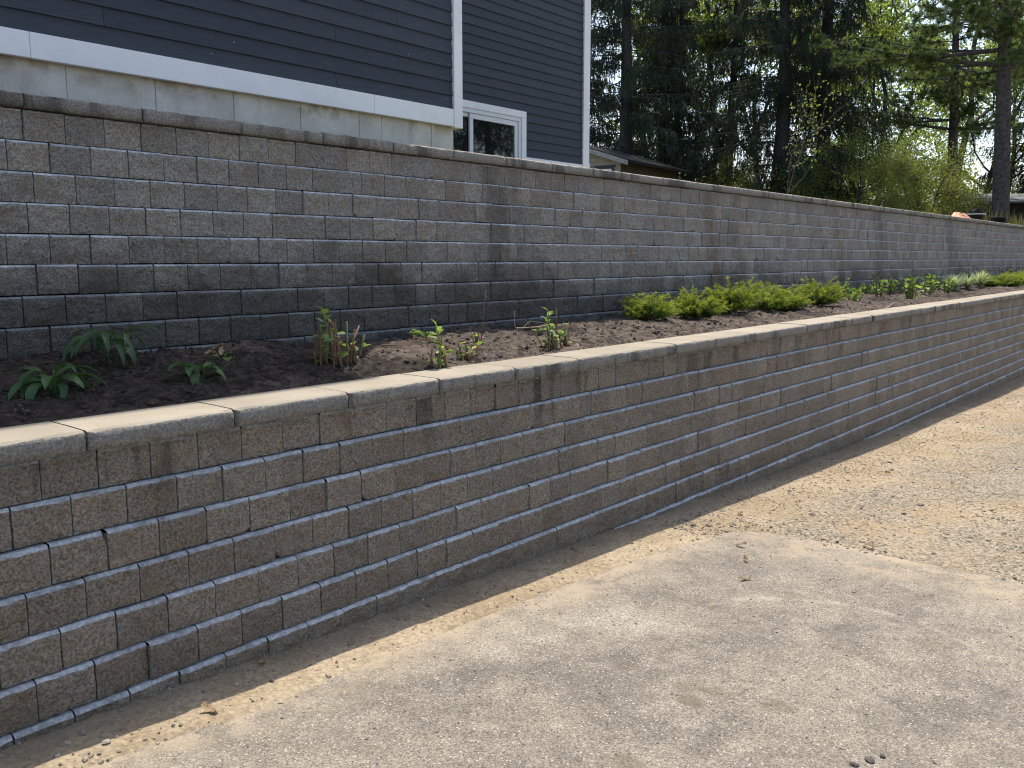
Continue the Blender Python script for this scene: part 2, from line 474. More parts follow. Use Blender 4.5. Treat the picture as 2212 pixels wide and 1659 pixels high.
def mat_ground():
    t = NT('sandy_gravel')
    x, y, z = t.xyz()
    base = t.mix(t.step(t.noise(2.2, 5, 0.6), 0.36, 0.66), (0.280, 0.213, 0.132), (0.345, 0.274, 0.182))
    grey = t.math('MULTIPLY', t.step(t.noise(1.1, 4, 0.6), 0.36, 0.58), t.step(x, 4.7, 5.3))
    grey = t.math('MULTIPLY', grey, t.step(t.math('ADD', y, t.math('MULTIPLY', x, 0.03)), 2.75, 2.1))
    base = t.mix(t.math('MULTIPLY', grey, 0.8), base, (0.222, 0.190, 0.145))
    gr = t.n('ShaderNodeTexVoronoi'); t.l(t.pos, gr.inputs['Vector']); gr.inputs['Scale'].default_value = 70
    gcol = t.xyz(gr.outputs['Color'])[0]
    base = t.mix(t.math('ADD', t.math('MULTIPLY', grey, 0.75), 0.2), base, t.gray(base, t.step(gcol, 0, 1, 0.5, 1.4)))
    base = t.gray(base, t.step(t.noise(45, 4, 0.7), 0.3, 0.7, 0.75, 1.2))
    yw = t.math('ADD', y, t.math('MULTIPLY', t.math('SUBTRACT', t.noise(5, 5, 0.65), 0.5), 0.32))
    damp = t.math('MULTIPLY', t.step(t.math('ADD', yw, t.math('MULTIPLY', x, 0.012)), 2.70, 2.92), 0.6)  # lower wall's shade painted into the ground colour, along with moist dirt
    base = t.mix(damp, base, (0.12, 0.092, 0.066))  # moist dirt and the lower wall's painted shade
    h = t.math('ADD', t.math('MULTIPLY', gr.outputs['Distance'], 0.6), t.noise(60, 5, 0.7))
    return t.fin(base, 0.95, t.bump(h, 0.6, 0.008), 0.15)
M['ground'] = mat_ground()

def mat_soil():
    t = NT('garden_soil')
    n = t.noise(22, 6, 0.7)
    base = t.mix(t.step(n, 0.35, 0.7), (0.035, 0.027, 0.021), (0.165, 0.128, 0.100))
    base = t.mix(t.step(t.noise(3, 3), 0.45, 0.7, 0, 0.6), base, (0.160, 0.122, 0.096))
    x, y, z = t.xyz()
    wet_or_shade = t.step(t.math('ADD', t.noise(1.6, 4, 0.6), t.step(x, 5.0, 1.0, -0.08, 0.16)), 0.42, 0.60)     # moist patches, plus the house's shade painted in darker towards the near end
    base = t.gray(base, t.math('SUBTRACT', 1.0, t.math('MULTIPLY', wet_or_shade, 0.6)))
    base = t.mix(t.step(t.voro(16), 0.055, 0.035, 0, 0.8), base, (0.40, 0.38, 0.35))
    h = t.math('ADD', t.noise(26, 6, 0.75), t.math('MULTIPLY', t.noise(90, 4, 0.7), 0.5))
    return t.fin(base, 0.95, t.bump(h, 0.9, 0.015), 0.15)
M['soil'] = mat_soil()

def mat_yard():
    t = NT('rough_yard')
    base = t.mix(t.step(t.noise(0.8, 5), 0.4, 0.6), (0.20, 0.155, 0.10), (0.085, 0.115, 0.032))
    base = t.gray(base, t.step(t.noise(30, 4, 0.7), 0.3, 0.7, 0.7, 1.25))
    return t.fin(base, 0.95, t.bump(t.noise(40, 4), 0.6, 0.02), 0.15)
M['yard'] = mat_yard()

def mat_rock(name, lo, hi):
    t = NT(name)
    r = isl_rand(t)
    base = t.mix(r, lo, hi)
    base = t.gray(base, t.step(t.noise(60, 3), 0.3, 0.7, 0.8, 1.15))
    return t.fin(base, 0.9, None, 0.25)
M['gravel'] = mat_rock('gravel_stone', (0.125, 0.107, 0.086), (0.35, 0.29, 0.215))
M['clod'] = mat_rock('soil_clod', (0.026, 0.019, 0.015), (0.085, 0.060, 0.046))
M['stone'] = mat_rock('loose_stone', (0.20, 0.17, 0.14), (0.38, 0.31, 0.24))
M['tar'] = mat_rock('tar_lump', (0.05, 0.045, 0.04), (0.09, 0.08, 0.07))

def mat_leaf(name, c0, c1, trans=0.35, rough=0.5, tip=None, spec=0.3):
    """two sided leaf: diffuse + transmitted light"""
    t = NT(name)
    r = isl_rand(t)
    base = t.mix(r, c0, c1)
    base = t.gray(base, t.step(t.noise(1.1, 3), 0.3, 0.7, 0.75, 1.2))
    if tip is not None:
        a = t.n('ShaderNodeAttribute', attribute_name='tip')
        base = t.mix(a.outputs['Fac'], base, tip)
    t.fin(base, rough, None, spec)
    tr = t.n('ShaderNodeBsdfTranslucent')
    bright = t.mix(1.0, base, (1.5, 1.55, 0.75, 1), 'MULTIPLY')
    t.l(bright, tr.inputs[0])
    mx = t.n('ShaderNodeMixShader'); mx.inputs[0].default_value = trans
    t.t.links.new(t.p.outputs[0], mx.inputs[1]); t.t.links.new(tr.outputs[0], mx.inputs[2])
    t.t.links.new(mx.outputs[0], t.out.inputs[0])
    return t.m
M['spruce'] = mat_leaf('spruce_needles', (0.022, 0.034, 0.027), (0.050, 0.068, 0.042), 0.2, 0.7, spec=0.15)
M['pine'] = mat_leaf('pine_needles', (0.060, 0.100, 0.050), (0.135, 0.170, 0.070), 0.38, 0.6, spec=0.2)
M['spring'] = mat_leaf('spring_leaves', (0.095, 0.14, 0.035), (0.20, 0.235, 0.075), 0.58, 0.5)
M['brush'] = mat_leaf('brush_leaves', (0.085, 0.11, 0.03), (0.21, 0.21, 0.085), 0.5, 0.6)
M['juniper'] = mat_leaf('juniper_foliage', (0.045, 0.090, 0.018), (0.095, 0.15, 0.028), 0.4, 0.6, tip=(0.33, 0.36, 0.05))
M['broad'] = mat_leaf('broad_leaf', (0.042, 0.090, 0.032), (0.085, 0.145, 0.055), 0.3, 0.42)
M['fresh'] = mat_leaf('fresh_leaf', (0.105, 0.19, 0.045), (0.20, 0.27, 0.075), 0.45, 0.45)
M['greyleaf'] = mat_leaf('variegated_blade', (0.16, 0.21, 0.12), (0.40, 0.43, 0.30), 0.35, 0.5)
M['drygrass'] = mat_leaf('dry_grass', (0.17, 0.16, 0.05), (0.30, 0.26, 0.12), 0.4, 0.7)
M['deadleaf'] = mat_leaf('dry_oak_leaf', (0.26, 0.17, 0.09), (0.42, 0.30, 0.18), 0.15, 0.7)
M['yellowleaf'] = mat_leaf('yellow_leaf', (0.40, 0.30, 0.03), (0.42, 0.33, 0.05), 0.4, 0.5)
M['bark'] = mat_plain('dark_bark', (0.05, 0.046, 0.046), 0.95, 0.4, 14, 0.8, 0.1)
M['pinebark'] = mat_plain('pine_bark', (0.080, 0.070, 0.068), 0.95, 0.4, 10, 0.9, 0.1)
M['greybark'] = mat_plain('grey_bark', (0.13, 0.115, 0.095), 0.95, 0.3, 12, 0.6, 0.1)
M['stem'] = mat_plain('cut_stem', (0.17, 0.095, 0.055), 0.8, 0.3, 40, 0.2)
M['greenstem'] = mat_plain('green_stem', (0.17, 0.20, 0.06), 0.7, 0.2, 30)
M['stick'] = mat_plain('pale_stick', (0.42, 0.31, 0.19), 0.8, 0.25, 30)
M['shedwall'] = mat_plain('beige_boards', (0.30, 0.27, 0.22), 0.8, 0.12, 6)
M['sheddark'] = mat_plain('brown_boards', (0.075, 0.055, 0.035), 0.85, 0.2, 6)
M['fascia'] = mat_plain('weathered_fascia', (0.30, 0.29, 0.28), 0.8, 0.25, 14, 0.3)
M['shingle'] = mat_plain('brown_shingle', (0.018, 0.016, 0.016), 0.95, 0.3, 20, 0.5)
M['greyroof'] = mat_plain('mossy_grey_roof', (0.15, 0.155, 0.14), 0.9, 0.3, 5, 0.3)
M['black'] = mat_plain('black_plastic', (0.018, 0.018, 0.020), 0.45, 0.1, 10, spec=0.5)
M['white'] = mat_plain('white_plastic', (0.7, 0.7, 0.68), 0.5, 0.05, 10)
M['orange'] = mat_plain('orange_plastic', (0.50, 0.225, 0.12), 0.5, 0.15, 7)
M['dark'] = mat_plain('dark_fill', (0.02, 0.018, 0.016), 1.0, 0.1)

# ------------------------------------------------------------------ ground shapes
GX = np.array([-200., -2, 1, 4, 8.2, 14, 30, 300]); GZ = np.array([.12, .12, .080, -.02, -.158, -.275, -.42, -.6])
def g0(x):
    return np.interp(x, GX, GZ)
def edge_y(x):      # upper edge of the asphalt
    return np.interp(x, [-200, 1.0, 1.8, 3.1, 4.3, 4.75], [2.66, 2.64, 2.56, 2.58, 2.46, 2.40]) + 0.03 * vnoise(np.asarray(x) * 3.1, np.asarray(x) * 0 + 2, 3)
def in_asph(x, y):
    return np.minimum(edge_y(x) - y, 5.1 - x)
def ground_z(x, y):
    z = g0(x) + 0.006 * vnoise(x * 4, y * 4, 1) + 0.012 * vnoise(x * 0.9, y * 0.9, 2) * (np.abs(y) < 6)
    z = z + 0.028 * np.clip((y - 2.5) / 0.4, 0, 1)
    d = in_asph(x, y)
    z = z + 0.016 * np.exp(-((d + 0.03) / 0.035) ** 2) * (1 + 0.6 * vnoise(x * 6, y * 6, 8)) * (x < 5.3)
    z = z - 0.05 * np.clip((d - 0.04) / 0.08, 0, 1)
    return z
def asph_z(x, y):
    return g0(x) + 0.012 * vnoise(x * 0.9, y * 0.9, 2) * (np.abs(y) < 6) + 0.006 + 0.0025 * vnoise(x * 9, y * 9, 5)

xs = np.concatenate([[-200, -120, -60, -30, -15, -8, -4, -2, -1], np.arange(-0.5, 9, .04), np.arange(9, 18, .09), np.arange(18, 40, 1.5), [45, 60, 90, 150, 300]])
ys = np.concatenate([[-300, -150, -80, -40, -20, -10, -6, -4, -2.5], np.arange(-1.5, 3.0, .04), [3.0, 3.1]])
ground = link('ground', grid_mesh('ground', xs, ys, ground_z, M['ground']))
tag(ground, kind='structure')

cols_x = np.concatenate([[-30, -15, -8, -4, -2, -1], np.arange(-0.5, 5.11, .04)])
tv = np.concatenate([np.linspace(0, 0.55, 12)[:-1], np.linspace(0.55, 1, 80)])
def asph_top(x):
    base = edge_y(x)
    r = .42
    xr = np.clip(x - (5.1 - r), 0, r)
    return base - (r - np.sqrt(np.maximum(r * r - xr * xr, 0)))
Xg = np.repeat(cols_x[:, None], len(tv), 1)
Yt = asph_top(cols_x)
Yg = -6 + tv[None] * (Yt[:, None] + 6)
Xg = Xg + np.where(Xg > 5.0, 0.05 * vnoise(Yg * 4, Yg * 0 + 1, 9), 0)
Vv = np.stack([Xg, Yg, asph_z(Xg, Yg)], -1).reshape(-1, 3)
nyy = len(tv)
ii = np.arange(len(cols_x) - 1)[:, None] * nyy; jj = np.arange(nyy - 1)[None]
Ff = np.stack([ii + jj, ii + nyy + jj, ii + nyy + jj + 1, ii + jj + 1], -1).reshape(-1, 4)
pad = link('asphalt_driveway', mesh_np('asphalt_driveway', Vv, [Ff], M['asphalt'], smooth=True))
tag(pad, kind='structure')

def soil_z(x, y):
    back = np.clip((y - 3.22) / 0.95, 0, 1)
    z = 1.03 + 0.095 * back ** 0.7
    z = z + 0.05 * vnoise(x * 1.1, y * 1.6, 21, 3) * np.clip((y - 3.2) / 0.2, 0, 1)
    z = z + 0.030 * vnoise(x * 7, y * 7, 22, 4, 0.6) * np.clip((y - 3.18) / 0.1, 0.25, 1)
    z = z + 0.020 * vnoise(x * 22, y * 22, 23, 3, 0.65) * np.clip((y - 3.22) / 0.1, 0, 1)
    z = z + 0.035 * np.exp(-((x - 3.75) ** 2 + (y - 3.55) ** 2) / 0.18)
    z = z + 0.03 * (x < 3)*np.clip((3-x),0,1) * back
    return z
xs = np.concatenate([np.arange(-3, 0.8, .1), np.arange(.8, 9, .016), np.arange(9, 20, .035), np.arange(20, 34, .3)])
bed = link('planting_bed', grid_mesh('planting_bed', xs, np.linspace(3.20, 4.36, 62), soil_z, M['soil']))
tag(bed, kind='structure')

def yard_z(x, y):
    return 2.27 + 0.05 * np.clip(y - 4.6, 0, 45) + 0.004 * np.clip(y - 49.6, 0, 400) + 0.06 * vnoise(x * .5, y * .5, 31) * np.clip((y - 5) / 3, 0, 1)
yy = np.concatenate([[4.56, 4.6, 4.8, 5.2, 6, 7, 8], np.arange(9, 50, 1.5), [60, 80, 120, 200, 400]])
xx = np.concatenate([[-300, -150, -80, -40, -20, -10], np.arange(-5, 70, 1.5), [80, 100, 150, 300]])
def yz(x, y):
    return np.where(y < 4.58, -1.0, yard_z(x, y))
yard = link('yard', grid_mesh('yard', xx, yy, yz, M['yard']))
tag(yard, kind='structure')

def place(xd, dist):
    """world x, y of a spot at forward distance dist seen at azimuth column xd (0..2212)"""
    p = fh * dist + rt * (dist * (xd - 1106) / 1931.0)
    return p.x, p.y

# ------------------------------------------------------------------ retaining walls
WL = 0.1887
def block_mesh(name, W, Hh, seed, mats, chip=None, depth=0.14, c=0.012, nx=8, nz=6):
    g = np.random.default_rng(seed)
    e = 0.0020
    xs = np.linspace(-W / 2 + e + .0012, W / 2 - e - .0012, nx)
    zs = np.concatenate([[0.004], np.linspace(0.004, Hh - c, nz)[1:]])
    X, Z = np.meshgrid(xs, zs, indexing='ij')
    ox, oz = g.uniform(0, 50, 2)
    sk = g.normal(0, .6)
    N = vnoise((X + ox + sk * Z) * 14, (Z + oz) * 17, seed, 2, 0.6) + .75 * vnoise((X + oz) * 44, (Z + ox) * 52, seed + 1, 2, 0.6)
    u = np.abs(X) / (W / 2); v = np.abs(Z - Hh / 2) / (Hh / 2)
    edge = np.clip(1 - np.maximum(u, v) ** 5, 0, 1)
    Y = -0.004 * edge + N * 0.0105 * (0.3 + 0.7 * edge)
    tilt = g.normal(0, 0.012)
    Y = Y + X * tilt
    Zt = Z.copy()
    Zt[:, -1] += 0.0035 * vnoise((xs + ox) * 30, xs * 0 + oz, seed + 5, 2)
    Zt[:, 0] += np.abs(0.0025 * vnoise((xs + oz) * 26, xs * 0 + ox, seed + 9, 2))
    if chip == 'bl':
        Y[0, 0] += .03; Y[1, 0] += .016; Y[0, 1] += .014; Zt[0, 0] += .016; Zt[1, 0] += .008
    if chip == 'br':
        Y[-1, 0] += .03; Y[-2, 0] += .012; Zt[-1, 0] += .014
    if chip == 'tr':
        for a, b, k in ((-1, -1, .020), (-1, -2, .013), (-1, -3, .007), (-2, -1, .006)):
            Y[a, b] += k
        Zt[-1, -1] -= .010
    V = [np.stack([X, Y, Zt], -1).reshape(-1, 3)]
    idx = lambda i, j: i * nz + j
    F4 = []; fm = []; sm = []
    for i in range(nx - 1):
        for j in range(nz - 1):
            F4.append((idx(i, j), idx(i + 1, j), idx(i + 1, j + 1), idx(i, j + 1))); fm.append(0); sm.append((i * 7 + j * 13 + seed) % 3 == 0)
    n0 = nx * nz
    # chamfer back row, top back row
    cw = c * 0.85
    ch = np.stack([xs, np.full(nx, cw) + 0.0015 * g.normal(size=nx), np.full(nx, Hh - .0012)], -1)
    ch[0, 0] = -W / 2 + .0022; ch[-1, 0] = W / 2 - .0022
    if chip == 'tr':
        ch[-1] += (0, .03, -.002)
    tp = ch.copy(); tp[:, 1] = depth; tp[:, 2] = Hh - .0012
    V += [ch, tp]
    a, b = n0, n0 + nx
    for i in range(nx - 1):
        F4.append((idx(i, nz - 1), idx(i + 1, nz - 1), a + i + 1, a + i)); fm.append(1); sm.append(False)
        F4.append((a + i, a + i + 1, b + i + 1, b + i)); fm.append(1); sm.append(False)
    # sides and underside
    nb = n0 + 2 * nx
    for side, i in ((-1, 0), (1, nx - 1)):
        s1 = np.stack([np.full(nz, side * (W / 2 - .0018)), np.maximum(Y[i], 0) + .003, Zt[i]], -1)
        s2 = s1.copy(); s2[:, 1] = depth
        V += [s1, s2]
        for j in range(nz - 1):
            q = [idx(i, j), idx(i, j + 1), nb + j + 1, nb + j]
            q2 = [nb + j, nb + j + 1, nb + nz + j + 1, nb + nz + j]
            if side > 0: q = q[::-1]; q2 = q2[::-1]
            F4.append(tuple(q)); fm.append(0); sm.append(False)
            F4.append(tuple(q2)); fm.append(0); sm.append(False)
        nb += 2 * nz
    un = np.stack([xs, np.full(nx, depth), np.full(nx, .002)], -1)
    V.append(un)
    for i in range(nx - 1):
        F4.append((idx(i + 1, 0), idx(i, 0), nb + i, nb + i + 1)); fm.append(1); sm.append(False)
    return np.concatenate(V), np.array(F4), np.array(fm), np.array(sm), mats

def cap_mesh(seed, Lc, th, dep):
    g = np.random.default_rng(seed)
    nx, nz = 20, 4
    xs = np.linspace(-Lc / 2 + .0038, Lc / 2 - .0038, nx)
    fr = [0.0, 0.4, 0.78, 0.90]
    ox = g.uniform(0, 90)
    rows = []
    for k, f in enumerate(fr):
        y = -0.004 + 0.006 * vnoise((xs + ox) * 14, xs * 0 + k * .8, seed, 3) - 0.004 * math.sin(f * 3.1)
        if k == 3: y += 0.002 + np.abs(0.005 * vnoise((xs + ox) * 22, xs * 0, seed + 2, 2))
        z = np.full(nx, th * f)
        if k == 3: z = z + 0.005 * vnoise((xs + ox) * 25, xs * 0 + 3, seed + 3, 2)
        rows.append(np.stack([xs, y, z], -1))
    y = 0.011 + 0.003 * vnoise((xs + ox) * 28, xs * 0, seed + 4, 2)
    rows.append(np.stack([xs, y, np.full(nx, th - .0015)], -1))
    r = xs * 0
    rows.append(np.stack([xs, r + dep * .5, r + th], -1))
    rows.append(np.stack([xs, r + dep, r + th - .001], -1))
    rows.append(np.stack([xs, r + dep, r], -1))
    mats = [0, 0, 0, 1, 1, 1, 0]
    V = np.concatenate(rows); F = []; fm = []; sm = []
    for k in range(len(rows) - 1):
        for i in range(nx - 1):
            F.append((k * nx + i, k * nx + i + 1, (k + 1) * nx + i + 1, (k + 1) * nx + i)); fm.append(mats[k]); sm.append(k < 3)
    for i in range(nx - 1):
        k = len(rows) - 1
        F.append((k * nx + i, k * nx + i + 1, i + 1, i)); fm.append(0); sm.append(False)
    # ends as fans made of quads (front rows to the back)
    n = len(V)
    for s, i in ((0, 0), (1, nx - 1)):
        c = [k * nx + i for k in range(len(rows))]
        quads = [(c[0], c[1], c[6], c[7]), (c[1], c[2], c[5], c[6]), (c[2], c[3], c[4], c[5])]
        for q in quads:
            F.append(q if s == 0 else q[::-1]); fm.append(0); sm.append(False)
    return V, np.array(F), np.array(fm), np.array(sm)

def proj_size(p, s):
    v = Vector(p) - Vector((0, 0, CAMH))
    z = v.dot(fw)
    if z < 0.3: return -1
    x = v.dot(rt) / z * 1912; y = v.dot(up) / z * 1912
    if abs(x) > 1106 + 60 or abs(y) > 830 + 60: return -1
    return s * 1912 / z * abs(math.sin(math.atan2(p[1], p[0])))

def build_wall(label, Y0, zc, h, s, ncourse, phases, x0, x1, fmat, lmat, cap_y, cap_len, cap_ref, cap_th, cap_dep, hide, chips):
    root = thing('retaining_wall', (x0, Y0, zc - h * ncourse), label, 'wall')
    off = Vector((x0, Y0, zc - h * ncourse))
    variants = []
    for k in range(14):
        chip = {11: 'bl', 12: 'br', 13: 'tr'}.get(k)
        nx_, nz_ = 14, 10
        V, F, fm, sm, _ = block_mesh('block', WL, h, 100 + k + int(Y0 * 10), None, chip, c=.012 if Y0 < 4 else .010, nx=nx_, nz=nz_)
        eg = np.ones(len(V)); gi = np.arange(nx_ * nz_); ii_, jj_ = gi // nz_, gi % nz_
        eg[:nx_ * nz_] = np.where((ii_ == 0) | (ii_ == nx_ - 1) | (jj_ == 0) | (jj_ == nz_ - 1), 1.0, 0.0)
        me = mesh_np('block', V, [F], [fmat, lmat], fm, sm, attr=('edge', eg))
        V, F, fm, sm, _ = block_mesh('block', WL, h, 100 + k + int(Y0 * 10), None, chip, c=.012 if Y0 < 4 else .010)
        gi = np.arange(48); ii_, jj_ = gi // 6, gi % 6; eg = np.ones(len(V))
        eg[:48] = np.where((ii_ == 0) | (ii_ == 7) | (jj_ == 0) | (jj_ == 5), 1.0, 0.0)
        variants.append((me, V, F, fm, sm, eg))
    g = np.random.default_rng(int(Y0 * 100))
    items = []
    for c in range(ncourse):
        ref = phases[c % len(phases)] + WL / 2
        n0 = math.ceil((x0 - ref) / WL); n1 = math.floor((x1 - ref) / WL)
        for n in range(n0, n1 + 1):
            x = ref + n * WL
            y = Y0 - s * c + g.normal(0, 0.0022)
            z = zc - h * (c + 1)
            if hide(x, z + h): continue
            k = int(g.integers(0, 11))
            q = g.random()
            if q < 0.035: k = 11
            elif q < 0.055: k = 12
            for (cc, xx, kk) in chips:
                if cc == c and abs(xx - x) < WL / 2: k = kk
            items.append((proj_size((x, y, z), WL), x, y, z, k, g.normal(0, 0.006), g.normal(0, .0007)))
    items.sort(key=lambda t: -t[0])
    for it in items[:296]:
        o = link('block', variants[it[4]][0], root, Vector((it[1], it[2], it[3] + it[6])) - off)
        o.rotation_euler = (0, 0, it[5])
    Vs = []; Fs = []; fms = []; sms = []; egs = []; n = 0
    for it in items[296:]:
        me, V, F, fm, sm, eg = variants[it[4]]
        egs.append(eg)
        Vs.append(V + np.array([it[1], it[2], it[3] + it[6]]) - np.array(off)); Fs.append(F + n); fms.append(fm); sms.append(sm); n += len(V)
    if Vs:
        o = link('blockwork', mesh_np('blockwork', np.concatenate(Vs), [np.concatenate(Fs)], [fmat, lmat], np.concatenate(fms), np.concatenate(sms), attr=('edge', np.concatenate(egs))), root)
        o['kind'] = 'stuff'
    caps = []
    for k in range(6):
        V, F, fm, sm = cap_mesh(700 + k + int(Y0 * 7), cap_len, cap_th, cap_dep)
        caps.append(mesh_np('cap_stone', V, [F], [M['cap_face'], M['cap_top']], fm, sm))
    n0 = math.floor((x0 - cap_ref) / cap_len); n1 = math.floor((x1 - cap_ref) / cap_len)
    for n in range(n0, n1):
        o = link('cap_stone', caps[int(g.integers(0, 6))], root, Vector((cap_ref + (n + .5) * cap_len, cap_y + g.normal(0, .004), zc + .0035 + abs(g.normal(0, .001)))) - off)
        o.rotation_euler = (0, 0, g.normal(0, .005))
    light_stop = MB().box(x0 - off.x, x1 - off.x, .105 - s * ncourse * 0 , .22, 0.0, h * ncourse - .003)  # dark box added behind the blocks to stop light leaking through the joints
    light_stop.build('light_stop', M['dark'], root)
    return root

low_ph = [1.167, 1.063, 1.162, 1.072, 1.160, 1.067, 1.170, 1.075, 1.165]
build_wall('lower retaining wall of brown split-face blocks rising from the driveway', 3.0, .98, .1403, .020, 9, low_ph, -1.2, 23.0,
           M['face_low'], M['ledge'], 2.972, .5615, 1.31, .072, .272,
           lambda x, ztop: ztop < float(g0(x)) - .08, [(2, 1.162 + WL / 2 + WL * .02, 13)])
up_ph = [1.757, 1.671, 1.769, 1.725, 1.616, 1.730, 1.651, 1.566, 1.66]
build_wall('upper retaining wall of split-face blocks behind the planting bed', 4.41, 2.302, .1412, .020, 10, up_ph, -1.5, 34.0,
           M['face_up'], M['ledge_up'], 4.383, .5635, 1.756, .068, .25,
           lambda x, ztop: ztop < .95, [])

# ------------------------------------------------------------------ house
HX0, XC, X2 = -4.0, 5.949, 11.06
D1, D2, EAVE = 5.6, 7.83, 8.35
house = thing('house', (0, D1, 2.3), 'tall house with dark blue-grey lap siding, white trim and concrete foundation', 'house')
ho = Vector((0, D1, 2.3))
def hb(name, mat_, *boxes, smooth=False, parent=None):
    b = MB()
    for bx_ in boxes:
        x0, x1, y0, y1, z0, z1 = bx_
        b.box(x0 - ho.x, x1 - ho.x, y0 - ho.y, y1 - ho.y, z0 - ho.z, z1 - ho.z)
    return b.build(name, mat_, parent or house)
def bevel(o, w=0.004):
    md = o.modifiers.new('bevel', 'BEVEL'); md.width = w; md.segments = 2; md.limit_method = 'ANGLE'
    return o
# foundation panels between the form joints
fj = [HX0, -2.6, -2.03, -1.46, -.89, -.32, .25, .82, 1.39, 1.95, 2.52, 3.089, 3.669, 4.239, 4.811, 5.049, 5.619, 5.896]
for a, b in zip(fj[:-1], fj[1:]):
    hb('foundation_panel', M['concrete'], (a + .003, b - .003, D1 + .046 + random.uniform(0, .004), D1 + .25, 1.6, 2.82))
hb('foundation', M['concrete'], (HX0, XC - .06, D1 + .055, 13.0, 1.6, 2.80), (XC - .07, X2 - .06, D2 + .05, 13.0, 1.6, 2.88))
hb('wall', M['siding'], (HX0, XC - .02, D1 + .035, 13.05, 2.801, EAVE), (XC - .021, X2 - .02, D2 + .035, 13.049, 2.881, EAVE))
PB = 0.1172
def board(x0, x1):
    Hb = PB + .018
    V = []
    for x in (x0, x1):
        V += [(x, -0.003, 0), (x, .013, Hb), (x, .020, Hb), (x, .020, .004), (x, .013, 0)]
    F5 = [[4, 3, 2, 1, 0], [5, 6, 7, 8, 9]]
    F4 = [(i, (i + 1) % 5, 5 + (i + 1) % 5, 5 + i) for i in range(5)]
    return mesh_np('siding_board', V, [np.array(F4), np.array(F5)], M['siding'])
spl = [1.2, 2.75, 3.6, 4.55, 5.2]; b1 = [(board(HX0, q), board(q + .003, 5.840)) for q in spl]; b2 = board(5.97, 10.905); b2r = board(9.584, 10.905); b2l = board(5.97, 7.5)
k = 0
z = 2.924
while z < EAVE - .12:
    k += 1
    for me in b1[(k * 3 + k // 4) % 5]:
        link('siding_board', me, house, Vector((0, D1 - .002 + .012 - .012, z)) - ho)
    z += PB
z = 2.985
while z < EAVE - .12:
    for me in ((b2l, b2r) if z < 3.50 else (b2,)):
        link('siding_board', me, house, Vector((0, D2 - .002, z)) - ho)
    z += PB
bs = [HX0, .1, 2.299, 4.919, 5.842]
for a, b in zip(bs[:-1], bs[1:]):
    bevel(hb('band_board', M['trim'], (a + .001, b - .001, D1 - .016, D1 + .03, 2.777, 2.925)))
bevel(hb('corner_board', M['trim'], (5.8425, XC, D1 - .022, D1 + .03, 2.768, EAVE - .03)))
hb('corner_board', M['trim'], (XC - .026, XC - .001, D1 + .0305, D1 + .14, 2.768, EAVE - .03))
bevel(hb('band_board', M['trim'], (9.583, 10.906, D2 - .016, D2 + .03, 2.896, 2.984)))
bevel(hb('corner_board', M['trim'], (10.907, X2, D2 - .022, D2 + .03, 2.896, EAVE - .03)))
hb('corner_board', M['trim'], (X2 - .026, X2 - .001, D2 + .0305, D2 + .14, 2.896, EAVE - .03))
hb('splash_foot', M['trim'], (X2 + .001, X2 + .03, D2 - .01, D2 + .06, 2.93, 3.02))
# roofs
def gable(name, x0, x1, y0, y1, z0, rise, mat_):
    ym = (y0 + y1) / 2; t = .12
    V = []
    for x in (x0, x1):
        V += [(x, y0, z0), (x, ym, z0 + rise), (x, y1, z0), (x, y1, z0 + t), (x, ym, z0 + rise + t), (x, y0, z0 + t)]
    V = np.array(V) - np.array(ho)
    F = [(0, 1, 7, 6), (1, 2, 8, 7), (2, 3, 9, 8), (3, 4, 10, 9), (4, 5, 11, 10), (5, 0, 6, 11)]
    F6 = [(0, 5, 4, 1), (1, 4, 3, 2), (6, 7, 10, 11), (7, 8, 9, 10)]
    return link(name, mesh_np(name, V, [np.array(F + F6)], mat_), house)
gable('roof', HX0 - .3, 5.90, 5.30, 13.35, EAVE - .07, 2.4, M['shingle'])
gable('roof', 5.901, X2 + .2, 7.53, 13.34, EAVE - .08, 1.8, M['shingle'])
# sliding window
win = hb('window', M['trim'], (7.50, 9.582, D2 - .024, D2 + .034, 3.491, 3.578), (9.486, 9.582, D2 - .024, D2 + .034, 2.60, 3.4905), (7.50, 7.596, D2 - .024, D2 + .034, 2.60, 3.4905), (7.50, 9.582, D2 - .024, D2 + .034, 2.52, 2.5995))
bevel(win, .003)
def fr(name, mat_, x0, x1, z0, z1, w, y0, y1, parent):
    return bevel(hb(name, mat_, (x0, x1, y0, y1, z1 - w, z1), (x0, x1, y0, y1, z0, z0 + w), (x0, x0 + w, y0, y1, z0 + w + .0005, z1 - w - .0005), (x1 - w, x1, y0, y1, z0 + w + .0005, z1 - w - .0005), parent=parent), .003)
fr('frame', M['vinyl'], 7.597, 9.485, 2.601, 3.490, .052, D2 - .012, D2 + .034, win)
fr('sash', M['vinyl'], 8.48, 9.430, 2.655, 3.436, .064, D2 + .002, D2 + .034, win)
fr('sash', M['vinyl'], 7.652, 8.53, 2.655, 3.436, .050, D2 + .018, D2 + .0345, win)
hb('spacer', M['dark_metal'], (8.462, 8.479, D2 + .006, D2 + .017, 2.66, 3.43), parent=win)
hb('pane', M['glass'], (8.546, 9.364, D2 + .020, D2 + .026, 2.720, 3.371), parent=win)
hb('pane', M['glass'], (7.703, 8.478, D2 + .0260, D2 + .032, 2.706, 3.385), parent=win)

